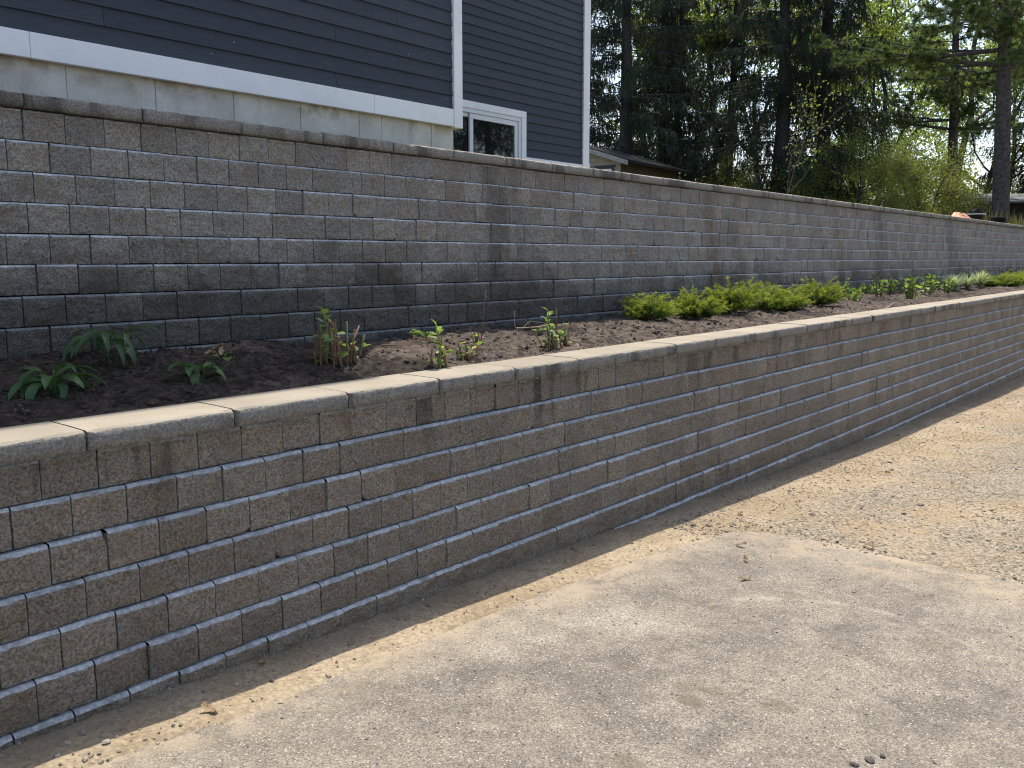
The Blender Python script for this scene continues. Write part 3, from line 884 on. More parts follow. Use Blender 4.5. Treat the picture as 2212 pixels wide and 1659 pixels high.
# ------------------------------------------------------------------ sheds beyond the yard
shx, shy = place(1338, 30.3)
rz = R(6)
shed = thing('shed', (shx, shy, 2.75), 'small beige shed with brown roof and little window beyond the house corner', 'shed', rz=rz)
EV = 2.12      # eave height above shed floor
RD = 1.95      # half depth (y) of shed
RISE = 0.64
b = MB(); b.box(0, 4.6, 0.02, 2 * RD, -.4, EV); b.build('wall', M['sheddark'], shed)
b = MB()
V = [(-.03, 0, -.4), (-.03, 2 * RD, -.4), (-.03, 2 * RD, EV), (-.03, RD, EV + RISE), (-.03, 0, EV), (.0, 0, -.4), (.0, 2 * RD, -.4), (.0, 2 * RD, EV), (.0, RD, EV + RISE), (.0, 0, EV)]
me = mesh_np('gable_wall', V, [np.array([(0, 4, 3, 2, 1), (5, 6, 7, 8, 9)]), np.array([(i, (i + 1) % 5, 5 + (i + 1) % 5, 5 + i) for i in range(5)])], M['shedwall'])
link('gable_wall', me, shed)
for j in range(16):
    zz = -.3 + j * .17
    if zz > EV + RISE - .25: break
    yw0 = max(0, (zz + .17 - EV) / RISE * RD + .02) if zz + .17 > EV else 0.085
    b = MB(); b.box(-.052, -.0305, yw0, 2 * RD - yw0, zz, zz + .160)
    b.build('board', M['shedwall'], shed)
b = MB(); b.box(-.062, -.0305, 0, .08, -.3, EV); b.build('corner_board', M['shedwall'], shed)
t = .09
V = []
for x in (-.30, 4.95):
    V += [(x, -.38, EV - .38 * RISE / RD), (x, RD, EV + RISE), (x, 2 * RD + .38, EV - .38 * RISE / RD), (x, 2 * RD + .38, EV - .38 * RISE / RD + t), (x, RD, EV + RISE + t), (x, -.38, EV - .38 * RISE / RD + t)]
F = [(0, 1, 7, 6), (1, 2, 8, 7), (2, 3, 9, 8), (3, 4, 10, 9), (4, 5, 11, 10), (5, 0, 6, 11), (0, 5, 4, 1), (1, 4, 3, 2), (6, 7, 10, 11), (7, 8, 9, 10)]
roof = link('roof', mesh_np('roof', V, [np.array(F)], M['shingle']), shed)
for k, (hh, xo) in enumerate(((.0, -.335), (-.075, -.328))):
    V = []
    for x in (xo, -.302):
        V += [(x, -.40, EV - .40 * RISE / RD - .02 + hh), (x, RD, EV + RISE - .02 + hh), (x, RD, EV + RISE + .055 + hh), (x, -.40, EV - .40 * RISE / RD + .055 + hh)]
    link('fascia_board', mesh_np('fascia_board', V, [np.array([(0, 3, 2, 1), (4, 5, 6, 7), (0, 1, 5, 4), (3, 7, 6, 2), (0, 4, 7, 3), (1, 2, 6, 5)])], M['fascia']), roof)
b = MB(); b.box(-.075, -.053, .22, .92, 1.1, 1.90); b.box(-.10, -.053, .16, .98, 1.901, 1.95); w = b.build('window', M['black'], shed)
b = MB(); b.box(-.086, -.0755, .32, .82, 1.79, 1.83); b.box(-.086, -.0755, .32, .36, 1.2, 1.7895); b.box(-.086, -.0755, .78, .82, 1.2, 1.7895); b.build('frame', M['white'], w)
b = MB(); b.box(-.080, -.0756, .361, .779, 1.2, 1.789); b.build('pane', M['glass'], w)

lx, ly = place(2105, 35)
lean = thing('lean_to', (lx, ly, 2.6), 'low lean-to with mossy grey roof in shade behind the pine trunk', 'shed', rz=R(-55))
b = MB(); b.box(0, 6, .2, 3, -.3, 1.15); b.build('wall', M['dark'], lean)
V = [(-.2, -.1, 1.13), (6.2, -.1, 1.13), (6.2, 3.1, 1.62), (-.2, 3.1, 1.62), (-.2, -.1, 1.19), (6.2, -.1, 1.19), (6.2, 3.1, 1.68), (-.2, 3.1, 1.68)]
link('roof', mesh_np('roof', V, [np.array([(0, 3, 2, 1), (4, 5, 6, 7), (0, 1, 5, 4), (1, 2, 6, 5), (2, 3, 7, 6), (3, 0, 4, 7)])], M['greyroof']), lean)
for xx_ in (0.1, 2.9, 5.9):
    b = MB(); b.box(xx_ - .05, xx_ + .05, -.02, .08, -.3, 1.135); b.build('post', M['bark'], lean)

# ------------------------------------------------------------------ trees
def spruce_parts(seed, H, r0, zlo, Lmax):
    g = np.random.default_rng(seed)
    wood = MB()
    zs = np.linspace(0, H, 14)
    P = np.stack([0.06 * np.sin(zs * .7 + seed), 0.06 * np.cos(zs * .5 + seed), zs], -1)
    wood.tube(P, r0 * (1 - zs / H) ** .8 * np.where(zs < .3, 1.25, 1) + .012, 9)
    limbs = MB()
    BP = []; BD = []; BL = []; BW = []
    z = zlo
    while z < H - .4:
        for q in range(int(g.integers(2, 5))):
            f = (z - zlo) / (H - zlo)
            L = Lmax * (1 - f) ** .75 * g.uniform(.65, 1.1) * (0.75 + .25 * min(1, f * 4))
            a = g.uniform(0, 2 * np.pi)
            n = 9
            s = np.linspace(0, 1, n)
            sag = g.uniform(.22, .42) * (1 - f * .7)
            rr = s * L
            zz = z + .10 * L * s - sag * L * s ** 1.6 + .16 * L * np.clip(s - .7, 0, 1) ** 1.2
            aa = a + .12 * np.sin(s * 3 + g.uniform(0, 6))
            pts = np.stack([rr * np.cos(aa), rr * np.sin(aa), zz], -1)
            limbs.tube(pts, .024 * (1 - s) * L / 3 + .004, 4, cap=False)
            m_ = int(max(6, L / .066))
            ss = g.uniform(.10, 1.0, m_)
            base = np.stack([np.interp(ss, s, pts[:, i]) for i in range(3)], -1)
            outd = np.stack([np.cos(aa.mean()) * np.ones(m_), np.sin(aa.mean()) * np.ones(m_), np.zeros(m_)], -1)
            side = np.cross(outd, [0, 0, 1.0]) * g.choice([-1, 1], m_)[:, None]
            spread = side * g.uniform(.05, .42, m_)[:, None] * (1.05 - ss)[:, None] * min(1, L / 2.5)
            hang = g.uniform(.15, 1.0, m_) * (1 - .5 * f) * (0.6 + 0.4 * np.sin(ss * 3))
            kk = 13
            u = np.linspace(0, 1, kk)
            tw = base[:, None] + spread[:, None] * (u[None, :, None] ** .6) + np.array([0, 0, -1.0]) * (hang[:, None] * u[None] ** 1.2)[..., None] + outd[:, None] * (.1 * u[None, :, None])
            d = np.array([0, 0, -1.0]) + g.normal(0, .38, tw.shape) + outd[:, None] * .15
            BP.append(tw.reshape(-1, 3)); BD.append(d.reshape(-1, 3))
            BL.append(g.uniform(.10, .22, tw.shape[0] * kk)); BW.append(g.uniform(.02, .04, tw.shape[0] * kk))
        z += g.uniform(.22, .40)
    fol = MB(); V, F = blades(np.concatenate(BP), np.concatenate(BD), np.concatenate(BL), np.concatenate(BW), g)
    fol.add(V, F, 0)
    V0 = np.concatenate(limbs.V); F0 = np.concatenate(limbs.F[(4, 0)])
    fol.add(V0, F0, 1)
    return wood.mesh('trunk', M['bark'], True), fol.mesh('crown', [M['spruce'], M['bark']])

def leafy_parts(seed, H, r0, spread, clear, leaf, nleaf, lsize, lmat, bark, lean=0.0):
    g = np.random.default_rng(seed)
    wood = MB(); ends = []
    def grow(p, d, L, r, lev):
        n = 5
        pts = [np.array(p)]; dd = np.array(d, float)
        for i in range(n):
            dd = nrm(dd + g.normal(0, .13, 3) + np.array([0, 0, .05]))
            pts.append(pts[-1] + dd * L / n)
        pts = np.array(pts)
        wood.tube(pts, np.linspace(r, r * .55, n + 1), 7 if lev == 0 else 4, cap=False)
        if lev >= 3 or r < .012:
            ends.extend(pts[2:]); return
        if lev >= 1: ends.extend(pts[3:])
        for q in range(int(g.integers(3, 5))):
            f = g.uniform(.35, 1.0) if lev else g.uniform(clear, 1.0)
            i = min(n - 1, int(f * n)); b_ = pts[i] + (pts[i + 1] - pts[i]) * (f * n - i)
            nd = nrm(dd * .55 + g.normal(0, 1, 3) * np.array([spread, spread, .35]) + np.array([0, 0, .25]))
            grow(b_, nd, L * g.uniform(.45, .72), r * .5, lev + 1)
        grow(pts[-1], dd, L * .6, r * .55, lev + 1)
    grow((0, 0, 0), (lean, 0, 1), H * .55, r0, 0)
    E_ = np.array(ends)
    idx = g.integers(0, len(E_), nleaf)
    P = E_[idx] + g.normal(0, 1, (nleaf, 3)) * leaf
    V, F = blades(P, g.normal(0, 1, (nleaf, 3)) + [0, 0, -.5], g.uniform(.7, 1.3, nleaf) * lsize, g.uniform(.5, .8, nleaf) * lsize, g)
    return wood.mesh('trunk', bark, True), mesh_np('crown', V, [F], lmat)

def pine_parts(seed, H, r0, zlo, Lmax):
    g = np.random.default_rng(seed)
    wood = MB()
    zs = np.linspace(0, H, 16)
    P = np.stack([-rt.x * .05 * zs, -rt.y * .05 * zs, zs], -1)
    wood.tube(P, r0 * (1 - zs / H * .75), 12)
    limbs = MB(); BP = []; BD = []; BL = []; BW = []
    z = zlo
    while z < H:
        for q in range(int(g.integers(3, 6))):
            f = (z - zlo) / (H - zlo)
            L = Lmax * (1 - .75 * f) * g.uniform(.5, 1.1)
            a = g.uniform(0, 2 * np.pi); s = np.linspace(0, 1, 7)
            aa = a + .3 * s * g.normal()
            pts = np.stack([s * L * np.cos(aa) - rt.x * .05 * z, s * L * np.sin(aa) - rt.y * .05 * z, z + L * s * g.uniform(-.22, .15) + .12 * L * s ** 2], -1)
            limbs.tube(pts, .045 * (1 - .8 * s) * L / 3 + .006, 5, cap=False)
            for w_ in range(int(L * 6)):
                f2 = g.uniform(.3, 1); b_ = np.array([np.interp(f2, s, pts[:, i]) for i in range(3)])
                d = nrm(np.array([np.cos(a), np.sin(a), 0]) * .8 + g.normal(0, .8, 3) * [1, 1, .35])
                l2 = g.uniform(.25, .8)
                limbs.tube(np.array([b_, b_ + d * l2 * .5, b_ + d * l2 + [0, 0, .05]]), [.01, .008, .005], 3, cap=False)
                for e in range(5):
                    c = b_ + d * l2 * g.uniform(.35, 1.05)
                    nn = 26
                    dirs = nrm(g.normal(0, 1, (nn, 3)) + d * .9 + [0, 0, .15])
                    BP.append(np.tile(c, (nn, 1))); BD.append(dirs); BL.append(g.uniform(.12, .22, nn)); BW.append(g.uniform(.012, .02, nn))
        z += g.uniform(.45, .8)
    fol = MB(); V, F = blades(np.concatenate(BP), np.concatenate(BD), np.concatenate(BL), np.concatenate(BW), g)
    fol.add(V, F, 0)
    for (k_, mi), lst in limbs.F.items():
        pass
    V0 = np.concatenate(limbs.V); F0 = np.concatenate([np.concatenate(v) for v in limbs.F.values()])
    fol.add(V0, F0, 1)
    return wood.mesh('trunk', M['pinebark'], True), fol.mesh('crown', [M['pine'], M['pinebark']])

def tree(name, xd, dist, meshes, label, cat='tree', group=None, sc=1.0, rz=0.0, xy=None, dz=-.15, rx=0.0):
    x, y = place(xd, dist) if xy is None else xy
    zz = float(yard_z(np.array(x), np.array(y))) if y > 4.6 else float(g0(x))
    o = thing(name, (x, y, zz + dz), label, cat, group, rz)
    o.scale = (sc, sc, sc); o.rotation_euler = (rx, 0, rz)
    link('trunk', meshes[0], o); link('crown', meshes[1], o)
    return o

SPR = [spruce_parts(1, 17, .30, 1.2, 4.6), spruce_parts(2, 15.5, .17, 1.5, 3.1), spruce_parts(3, 18, .34, 0.9, 5.0)]
SG = 'spruces beyond the yard'
tree('spruce_tree', 1345, 36, SPR[0], 'drooping dark spruce whose trunk rises just behind the beige shed roof', group=SG, rz=.4, sc=.98)
tree('spruce_tree', 1425, 39, SPR[1], 'slim dark spruce of the close pair, the one nearer the shed', group=SG, rz=2.0)
tree('spruce_tree', 1456, 41, SPR[1], 'slim dark spruce of the close pair, the one farther from the shed', group=SG, rz=4.1, sc=1.02)
tree('spruce_tree', 1675, 36, SPR[0], 'tall dark spruce with a thick bare lower trunk behind the thin young sapling', group=SG, rz=1.3, sc=1.05)
tree('spruce_tree', 1765, 37, SPR[2], 'broadest dark spruce with boughs sweeping down to the olive brush', group=SG, rz=0.2)
tree('spruce_tree', 1240, 40, SPR[2], 'dark spruce mostly hidden behind the corner of the house', group=SG, rz=3.3)
tree('spruce_tree', 1570, 43, SPR[1], 'slim spruce set back between the shed and the thick-trunked spruce', group=SG, rz=5.3, sc=1.1)
tree('spruce_tree', 2260, 41, SPR[2], 'dark spruce standing behind the lean-to beside the pine', group=SG, rz=2.3, sc=.95)
PINE = pine_parts(8, 17, .27, 5.3, 4.8)
tree('pine_tree', 2156, 28.5, PINE, 'pine with tall straight grey-brown trunk near the end of the upper wall', rz=0.0)
PINE2 = PINE
tree('pine_tree', 2050, 38, PINE2, 'smaller pine set back behind the olive brush', sc=.85, rz=0.25)
LF = [leafy_parts(21, 13, .18, .75, .45, .34, 10500, .17, M['spring'], M['bark']),
      leafy_parts(22, 14, .22, .7, .5, .38, 11000, .18, M['spring'], M['greybark'], .08),
      leafy_parts(23, 12, .14, .8, .3, .34, 9500, .16, M['spring'], M['bark'], -.1)]
LG = 'spring leafed trees in the wood'
for k, (xd, dist, v, sc, lab) in enumerate([
        (1400, 47, 1, 1.0, 'yellow-green tree behind the shed roof between two spruce trunks'),
        (1520, 52, 2, 1.1, 'yellow-green tree behind the slim pair of spruces'),
        (1625, 48, 0, .95, 'light green tree just left of the thick-trunked spruce'),
        (1720, 58, 2, .9, 'pale green tree glimpsed between the two thickest spruces'),
        (1860, 48, 2, 1.0, 'forked bright green tree beyond the broadest spruce'),
        (1950, 44, 0, 1.0, 'bright green tree with dark forked limbs behind the brush'),
        (2030, 50, 1, 1.1, 'tall bright green tree between the broadest spruce and the pine'),
        (2110, 46, 2, 1.0, 'yellow-green tree right behind the pine trunk'),
        (2230, 52, 0, 1.1, 'light green tree beyond the lean-to roof'),
        (1800, 62, 1, 1.25, 'tall pale green tree deep in the wood behind the broadest spruce'),
        (2150, 62, 2, 1.3, 'tall pale green tree deep in the wood behind the pine')]):
    tree('leafy_tree', xd, dist, LF[v], lab, group=LG, sc=sc, rz=k * 1.37)
tree('spruce_tree', 0, 0, SPR[2], 'dark spruce across the drive mirrored in the window', xy=(29.5, -10.5), sc=.8)
tree('spruce_tree', 0, 0, SPR[0], 'second dark spruce across the drive mirrored in the window', xy=(37, -12.5), sc=.9, rz=2.)
for k, (x, y, v, sc, lab) in enumerate([(33, -15, 1, 1.05, 'spring tree across the drive reflected in the window'), (39, -13, 0, .9, 'lower spring tree across the drive beside the reflected one'), (35, -23, 2, 1.1, 'spring tree standing apart across the drive')]):
    tree('leafy_tree', 0, 0, LF[v], lab, sc=sc, rz=k * 2.1, xy=(x, y))
# understorey
BR = [leafy_parts(31, 4.2, .05, 1.0, .1, .26, 6000, .085, M['spring'], M['bark']),
      leafy_parts(32, 3.6, .04, 1.1, .05, .26, 6000, .075, M['brush'], M['greybark']),
      leafy_parts(33, 3.0, .035, 1.2, .05, .22, 5000, .065, M['brush'], M['bark'])]
shrubs = [(1500, 37, 2, .75, 'low olive bramble at the far end of the shed wall'), (1555, 38, 0, .6, 'small leafy shrub under the slim pair of spruces'),
          (1610, 36, 2, .8, 'low olive bramble just left of the thick bare spruce trunk'), (1650, 40, 1, .6, 'twiggy shrub close behind the thin sapling'),
          (1720, 38, 0, .62, 'small leafy shrub between the two thickest spruce trunks'), (1790, 34, 0, .66, 'bright leafy shrub at the foot of the broadest spruce'),
          (1840, 33, 0, .68, 'bright leafy shrub under the drooping tips of the broadest spruce'), (1885, 35, 0, .72, 'bright leafy shrub where the spruce boughs meet the olive brush'),
          (1925, 32, 1, .72, 'olive twiggy shrub that begins the brush beside the bright leafy shrubs'), (1965, 31, 1, .74, 'olive twiggy shrub in the middle of the brush'),
          (2005, 32, 2, .95, 'dense olive bramble in the thick of the brush'), (2045, 31, 1, .72, 'olive twiggy shrub behind the crumpled orange bag'),
          (2080, 34, 2, .7, 'low bramble growing at the open end of the lean-to'), (2235, 44, 0, .7, 'leafy shrub in shade beyond the lean-to'),
          (1420, 44, 0, .75, 'leafy shrub seen over the shed roof'), (1360, 46, 1, .8, 'twiggy shrub seen beside the trunk behind the shed'),
          (1960, 40, 0, .85, 'taller leafy shrub set back behind the olive brush'), (1760, 43, 0, .85, 'leafy shrub deep behind the broadest spruce trunk'),
          (2060, 42, 0, .9, 'tall leafy shrub below the smaller pine')]
for k, (xd, dist, v, sc, lab) in enumerate(shrubs):
    tree('shrub', xd, dist, BR[v], lab, 'shrub', 'shrubs of the understorey', sc=sc * 1.1, rz=k * 2.4)
SAP = leafy_parts(41, 4.6, .026, .4, .35, .12, 260, .10, M['brush'], M['greybark'])
tree('sapling', 1692, 29, SAP, 'thin young sapling with sparse leaves standing in front of the dark spruces', 'tree', sc=1.0)
# tall dry grass at the end of the yard
g = np.random.default_rng(77)
n = 5200
xd = g.uniform(1440, 2230, n); dist = g.uniform(26, 33, n)
px = fh.x * dist + rt.x * dist * (xd - 1106) / 1931; py = fh.y * dist + rt.y * dist * (xd - 1106) / 1931
hgt = g.uniform(.35, 1.1, n) * (.6 + .5 * vnoise(px * .6, py * .6, 4))
hgt = np.maximum(hgt, .15)
V, F = blades(np.stack([px, py, yard_z(px, py) - .02], -1), np.stack([g.normal(0, .22, n), g.normal(0, .22, n), np.ones(n)], -1), hgt, g.uniform(.015, .03, n), g)
tag(link('tall_grass', mesh_np('tall_grass', V, [F], M['drygrass'])), 'tall dry yellow-green grass at the far end of the yard', 'grass', kind='stuff')
# the wood closing the view
n = 16000
dist = g.uniform(66, 84, n); xd = g.uniform(900, 2500, n)
px = fh.x * dist + rt.x * dist * (xd - 1106) / 1931; py = fh.y * dist + rt.y * dist * (xd - 1106) / 1931
top = 4.0 + 2.5 * vnoise(xd / 60, dist * .1, 6, 3)
zz = yard_z(px, py) + top * g.uniform(0, 1, n) ** 1.1
V, F = blades(np.stack([px, py, zz], -1), g.normal(0, 1, (n, 3)), g.uniform(.3, .6, n), g.uniform(.2, .4, n), g)
tag(link('far_wood', mesh_np('far_wood', V, [F], M['spring'])), 'far-off light green wood closing the view behind the trees', 'wood', kind='stuff')

# ------------------------------------------------------------------ bed plants
def soil_at(x, y):
    return float(soil_z(np.array(float(x)), np.array(float(y))))

def leaf_mesh(g, L, W, e0, e1, pet=.3, mat_=None, ns=9, twist=0.0, fold=.25):
    """one leaf with its stalk, growing along +x, arching from elevation e0 to e1"""
    s = np.linspace(0, 1, ns + 1)
    el = e0 + (e1 - e0) * s ** 1.2
    ds = L / ns
    x = np.concatenate([[0], np.cumsum(np.cos(el[:-1]) * ds)]); z = np.concatenate([[0], np.cumsum(np.sin(el[:-1]) * ds)])
    u = np.clip((s - pet) / (1 - pet), 0, 1)
    w = W * .5 * np.sin(np.pi * u ** .75) ** .8 * (u > 0) + .0022
    w[-1] = .0008
    V = []
    for i in range(ns + 1):
        nz = np.array([-math.sin(el[i]), 0, math.cos(el[i])])
        wav = .12 * w[i] * math.sin(i * 2.3)
        V += [np.array([x[i], w[i], z[i]]) + nz * (w[i] * fold + wav), np.array([x[i], 0, z[i]]), np.array([x[i], -w[i], z[i]]) + nz * (w[i] * fold - wav)]
    F = []
    for i in range(ns):
        a = i * 3
        F += [(a, a + 3, a + 4, a + 1), (a + 1, a + 4, a + 5, a + 2)]
    return mesh_np('leaf', np.array(V), [np.array(F)], mat_, smooth=True)

def broad_plant(x, y, n, L, W, seed, label, name='perennial_plant', mat_='broad', el=(1.45, -1.75), fan=.75):
    g = np.random.default_rng(seed)
    o = thing(name, (x, y, soil_at(x, y) - .01), label, 'plant', 'broad-leaved perennials in the shaded bed')
    for k in range(n):
        f = k / n
        ll = L * g.uniform(.75, 1.15)
        me = leaf_mesh(g, ll, W * g.uniform(.8, 1.2), el[0] - f * fan + g.normal(0, .1), el[1] + (1 - f) * .9 + g.normal(0, .2), g.uniform(.28, .42), M[mat_], fold=g.uniform(.1, .4))
        lo = link('leaf', me, o, (g.normal(0, .012), g.normal(0, .012), 0))
        lo.rotation_euler = (g.normal(0, .15), 0, k * 2.4 + g.normal(0, .3))
    return o
broad_plant(1.52, 3.70, 22, .24, .036, 1, 'broad-leaved perennial with long drooping leaves at the dark end of the bed', el=(1.5, -2.0), fan=.5)
broad_plant(1.92, 4.06, 19, .34, .030, 2, 'taller upright perennial with drooping leaves close against the upper wall', el=(1.57, -2.2), fan=.3)
broad_plant(2.10, 3.62, 14, .175, .034, 3, 'low spreading perennial of few broad leaves beside a curled dead leaf')
broad_plant(2.42, 3.88, 4, .07, .035, 4, 'tiny light green seedling beside the curled dead leaf', 'seedling', 'fresh')

def stem_shrub(x, y, seed, label, nst, h, rad, nleaf, lsz, tall=None, mat_='fresh', group=None, extra=()):
    g = np.random.default_rng(seed)
    o = thing('cut_back_shrub', (x, y, soil_at(x, y) - .012), label, 'shrub', group)
    tops = []
    for k in range(nst):
        a = g.uniform(0, 6.28); r = rad * math.sqrt(g.uniform(0.02, 1))
        b_ = np.array([r * math.cos(a), r * math.sin(a) * .7, 0])
        ln = g.normal(0, .16, 2)
        hh = h * g.uniform(.35, 1.0)
        P = np.array([b_, b_ + np.array([ln[0] * hh * .5, ln[1] * hh * .5, hh * .55]), b_ + np.array([ln[0] * hh, ln[1] * hh, hh])])
        MB().tube(P, [.0058, .005, .0048], 6).build('stem', M['stem'] if g.random() < .8 else M['greenstem'], o, smooth=True)
        tops.append(P)
    for (dx, dy, dz, ex, ey, ez, rr) in extra:
        P = np.array([[dx, dy, dz], [(dx + ex) / 2, (dy + ey) / 2, (dz + ez) / 2 + .01], [ex, ey, ez]])
        MB().tube(P, [rr, rr * .9, rr * .6], 6).build('stem', M['stem'], o, smooth=True)
    for k in range(nleaf):
        P = tops[int(g.integers(0, len(tops)))]
        f = g.uniform(.15, 1.0)
        p = P[0] + (P[2] - P[0]) * f
        L = lsz * g.uniform(.6, 1.2)
        me = leaf_mesh(g, L, L * .62, g.uniform(.2, 1.1), g.uniform(-.6, .3), .18, M[mat_], ns=6, fold=g.uniform(.05, .4))
        lo = link('leaf', me, o, tuple(p))
        lo.rotation_euler = (g.normal(0, .3), g.normal(0, .2), g.uniform(0, 6.28))
    if tall:
        P = np.array([[tall[0], tall[1], 0], [tall[0] + .01, tall[1], tall[2] * .6], [tall[0] - .01, tall[1], tall[2]]])
        MB().tube(P, [.005, .004, .003], 6).build('stem', M['greenstem'], o, smooth=True)
        for k in range(5):
            L = lsz * 1.15 * g.uniform(.8, 1.1)
            me = leaf_mesh(g, L, L * .66, g.uniform(.2, 1.3), g.uniform(-.3, .6), .12, M[mat_], ns=6, fold=.2)
            lo = link('leaf', me, o, tuple(P[2] - np.array([0, 0, .02 * k])))
            lo.rotation_euler = (0, 0, k * 1.9 + 2.5)
    return o
stem_shrub(2.88, 3.58, 5, 'cut-back shrub with a dense bundle of brown stems where the shade ends', 26, .24, .14, 40, .05, tall=(-.05, .04, .27), extra=[(.0, -.05, .0, .12, -.02, .19, .006), (-.05, -.03, .02, -.2, .0, .09, .003)])
stem_shrub(3.30, 3.28, 6, 'sparse cut-back shrub with one tall fresh leaf shoot and a slanting twig', 8, .12, .06, 14, .055, tall=(.0, .0, .23), extra=[(-.13, .06, .19, .20, -.1, .06, .0045), (.02, 0, 0, .02, .0, .22, .0035)])
stem_shrub(3.60, 3.36, 61, 'short leafy shrub stub with one yellow leaf in the sunlit soil', 8, .10, .07, 18, .045)
stem_shrub(3.80, 3.95, 62, 'low sprawling shrub shoots near the foot of the upper wall', 4, .06, .07, 10, .06)
stem_shrub(4.02, 3.66, 63, 'small shrub stub with a single tall bare twig', 5, .11, .05, 6, .04, extra=[(.05, .02, .0, .08, .0, .33, .004)])
stem_shrub(4.50, 3.42, 7, 'upright cut-back shrub with many leafy shoots in the sunlit soil', 16, .18, .11, 48, .05, tall=(-.05, .02, .26), extra=[(.05, .03, .0, .04, .03, .27, .006), (-.05, .05, .0, -.16, .12, .2, .003), (.13, 0, 0, .16, .02, .18, .003)])
stem_shrub(4.95, 3.90, 71, 'creeping few-leaved shoot beside the leafy cut-back shrub', 2, .05, .05, 6, .045)
yl = link('leaf', leaf_mesh(rng, .05, .035, .3, -.2, .1, M['yellowleaf'], ns=5), bpy.data.objects['cut_back_shrub.002'], (.05, 0.0, .06))

def juniper_mesh(seed, R_, H_):
    g = np.random.default_rng(seed)
    BP = []; BD = []; BL = []; BW = []; T = []
    st = MB()
    lob = g.uniform(0, 6.28, 3)
    for k in range(150):
        a = g.uniform(0, 6.28); e = g.uniform(.30, 1.40)
        L = R_ * g.uniform(.70, 1.22) * (1 - .22 * math.sin(e)) * (1 + .22 * math.sin(2 * a + lob[0]) + .15 * math.sin(3 * a + lob[1]))
        s = np.linspace(0, 1, 8)
        el = e + (.12 - e) * .75 * s ** 1.3
        rr = np.concatenate([[0], np.cumsum(np.cos(el[:-1]) * L / 7)]); zz = np.concatenate([[0], np.cumsum(np.sin(el[:-1]) * L / 7)]) * (H_ / R_) * 1.35
        pts = np.stack([rr * math.cos(a), rr * math.sin(a), zz + .01], -1)
        if k % 3 == 0: st.tube(pts, .005 * (1 - .7 * s), 3, cap=False)
        m_ = 60
        f = g.uniform(.36, 1.06, m_)
        p = np.stack([np.interp(f, s, pts[:, i]) for i in range(3)], -1) + g.normal(0, .007, (m_, 3)) * (1.25 - f)[:, None] * 2
        d = np.stack([np.full(m_, math.cos(a)), np.full(m_, math.sin(a)), np.full(m_, .25)], -1) + g.normal(0, .45, (m_, 3))
        BP.append(p); BD.append(d); BL.append(g.uniform(.02, .052, m_)); BW.append(g.uniform(.004, .008, m_))
        T.append(np.clip((f - .55) / .4, 0, 1) * g.uniform(.35, 1.0, m_) * np.clip(p[:, 2] / H_ + .15, .1, 1) ** .8)
    V, F = blades(np.concatenate(BP), np.concatenate(BD), np.concatenate(BL), np.concatenate(BW), g)
    T = np.repeat(np.concatenate(T), 4)
    return mesh_np('foliage', V, [F], M['juniper'], attr=('tip', T)), st.mesh('stem', M['stem'])
JM = [juniper_mesh(k, .30, .24) for k in (51, 52, 53)]
jl = ['first low juniper of the row, standing alone beside the cut-back shrubs', 'second juniper of the row, rounded with a dark hollow base', None, None, None, None]
for k, (x, y, sc) in enumerate([(6.42, 3.90, .86), (7.12, 3.84, 1.0), (7.80, 3.84, 1.02), (8.45, 3.80, 1.08), (9.15, 3.86, 1.02), (9.80, 3.80, 1.0), (10.4, 3.95, .8),
                                (18.1, 3.75, .95), (18.8, 3.85, 1.0), (19.5, 3.75, 1.0), (20.3, 3.8, 1.0), (21.1, 3.8, 1.0), (22.0, 3.8, 1.0)]):
    ords = ['first', 'second', 'third', 'fourth', 'fifth', 'sixth', 'seventh']
    if k < 2: lab, gr = jl[k], 'junipers'
    elif k < 7: lab, gr = ords[k] + ' bright green juniper of the row counted from the cut-back shrubs', 'junipers'
    else: lab, gr = ords[k - 7] + ' yellow-green juniper beyond the pale grass clumps', 'far junipers'
    o = thing('juniper_bush', (x, y, soil_at(x, y) - .01), lab, 'bush', gr, rz=k * 1.7)
    q_ = np.random.default_rng(k + 5).uniform(.85, 1.15, 3)
    o.scale = (sc * q_[0], sc * q_[1], sc * q_[2])
    link('foliage', JM[k % 3][0], o); link('stem', JM[k % 3][1], o)

def perennial_mesh(seed, h, rad, nst, nl, lsz, mat_):
    g = np.random.default_rng(seed)
    st = MB(); BP = []; BD = []; BL = []
    for k in range(nst):
        a = g.uniform(0, 6.28); r = rad * math.sqrt(g.random()); hh = h * g.uniform(.4, 1)
        b_ = np.array([r * .5 * math.cos(a), r * .5 * math.sin(a), 0]); t_ = np.array([r * math.cos(a), r * math.sin(a), hh])
        st.tube(np.array([b_, (b_ + t_) / 2 + g.normal(0, .01, 3), t_]), [.005, .004, .003], 4)
        m_ = nl
        f = g.uniform(.15, 1, m_)[:, None]
        BP.append(b_ + (t_ - b_) * f + g.normal(0, .012, (m_, 3))); d = g.normal(0, 1, (m_, 3)); d[:, 2] = np.abs(d[:, 2]) * .5
        BD.append(d); BL.append(g.uniform(.6, 1.2, m_) * lsz)
    BL = np.concatenate(BL)
    V, F = blades(np.concatenate(BP), np.concatenate(BD), BL, BL * .62, g)
    return st.mesh('stem', M['stem']), mesh_np('foliage', V, [F], mat_)
PM = [perennial_mesh(61, .24, .13, 12, 6, .06, M['fresh']), perennial_mesh(62, .34, .16, 14, 9, .065, M['fresh']), perennial_mesh(63, .30, .10, 8, 7, .06, M['fresh'])]
plab = 'sprouting light green perennial in the mixed row before the pale grasses'
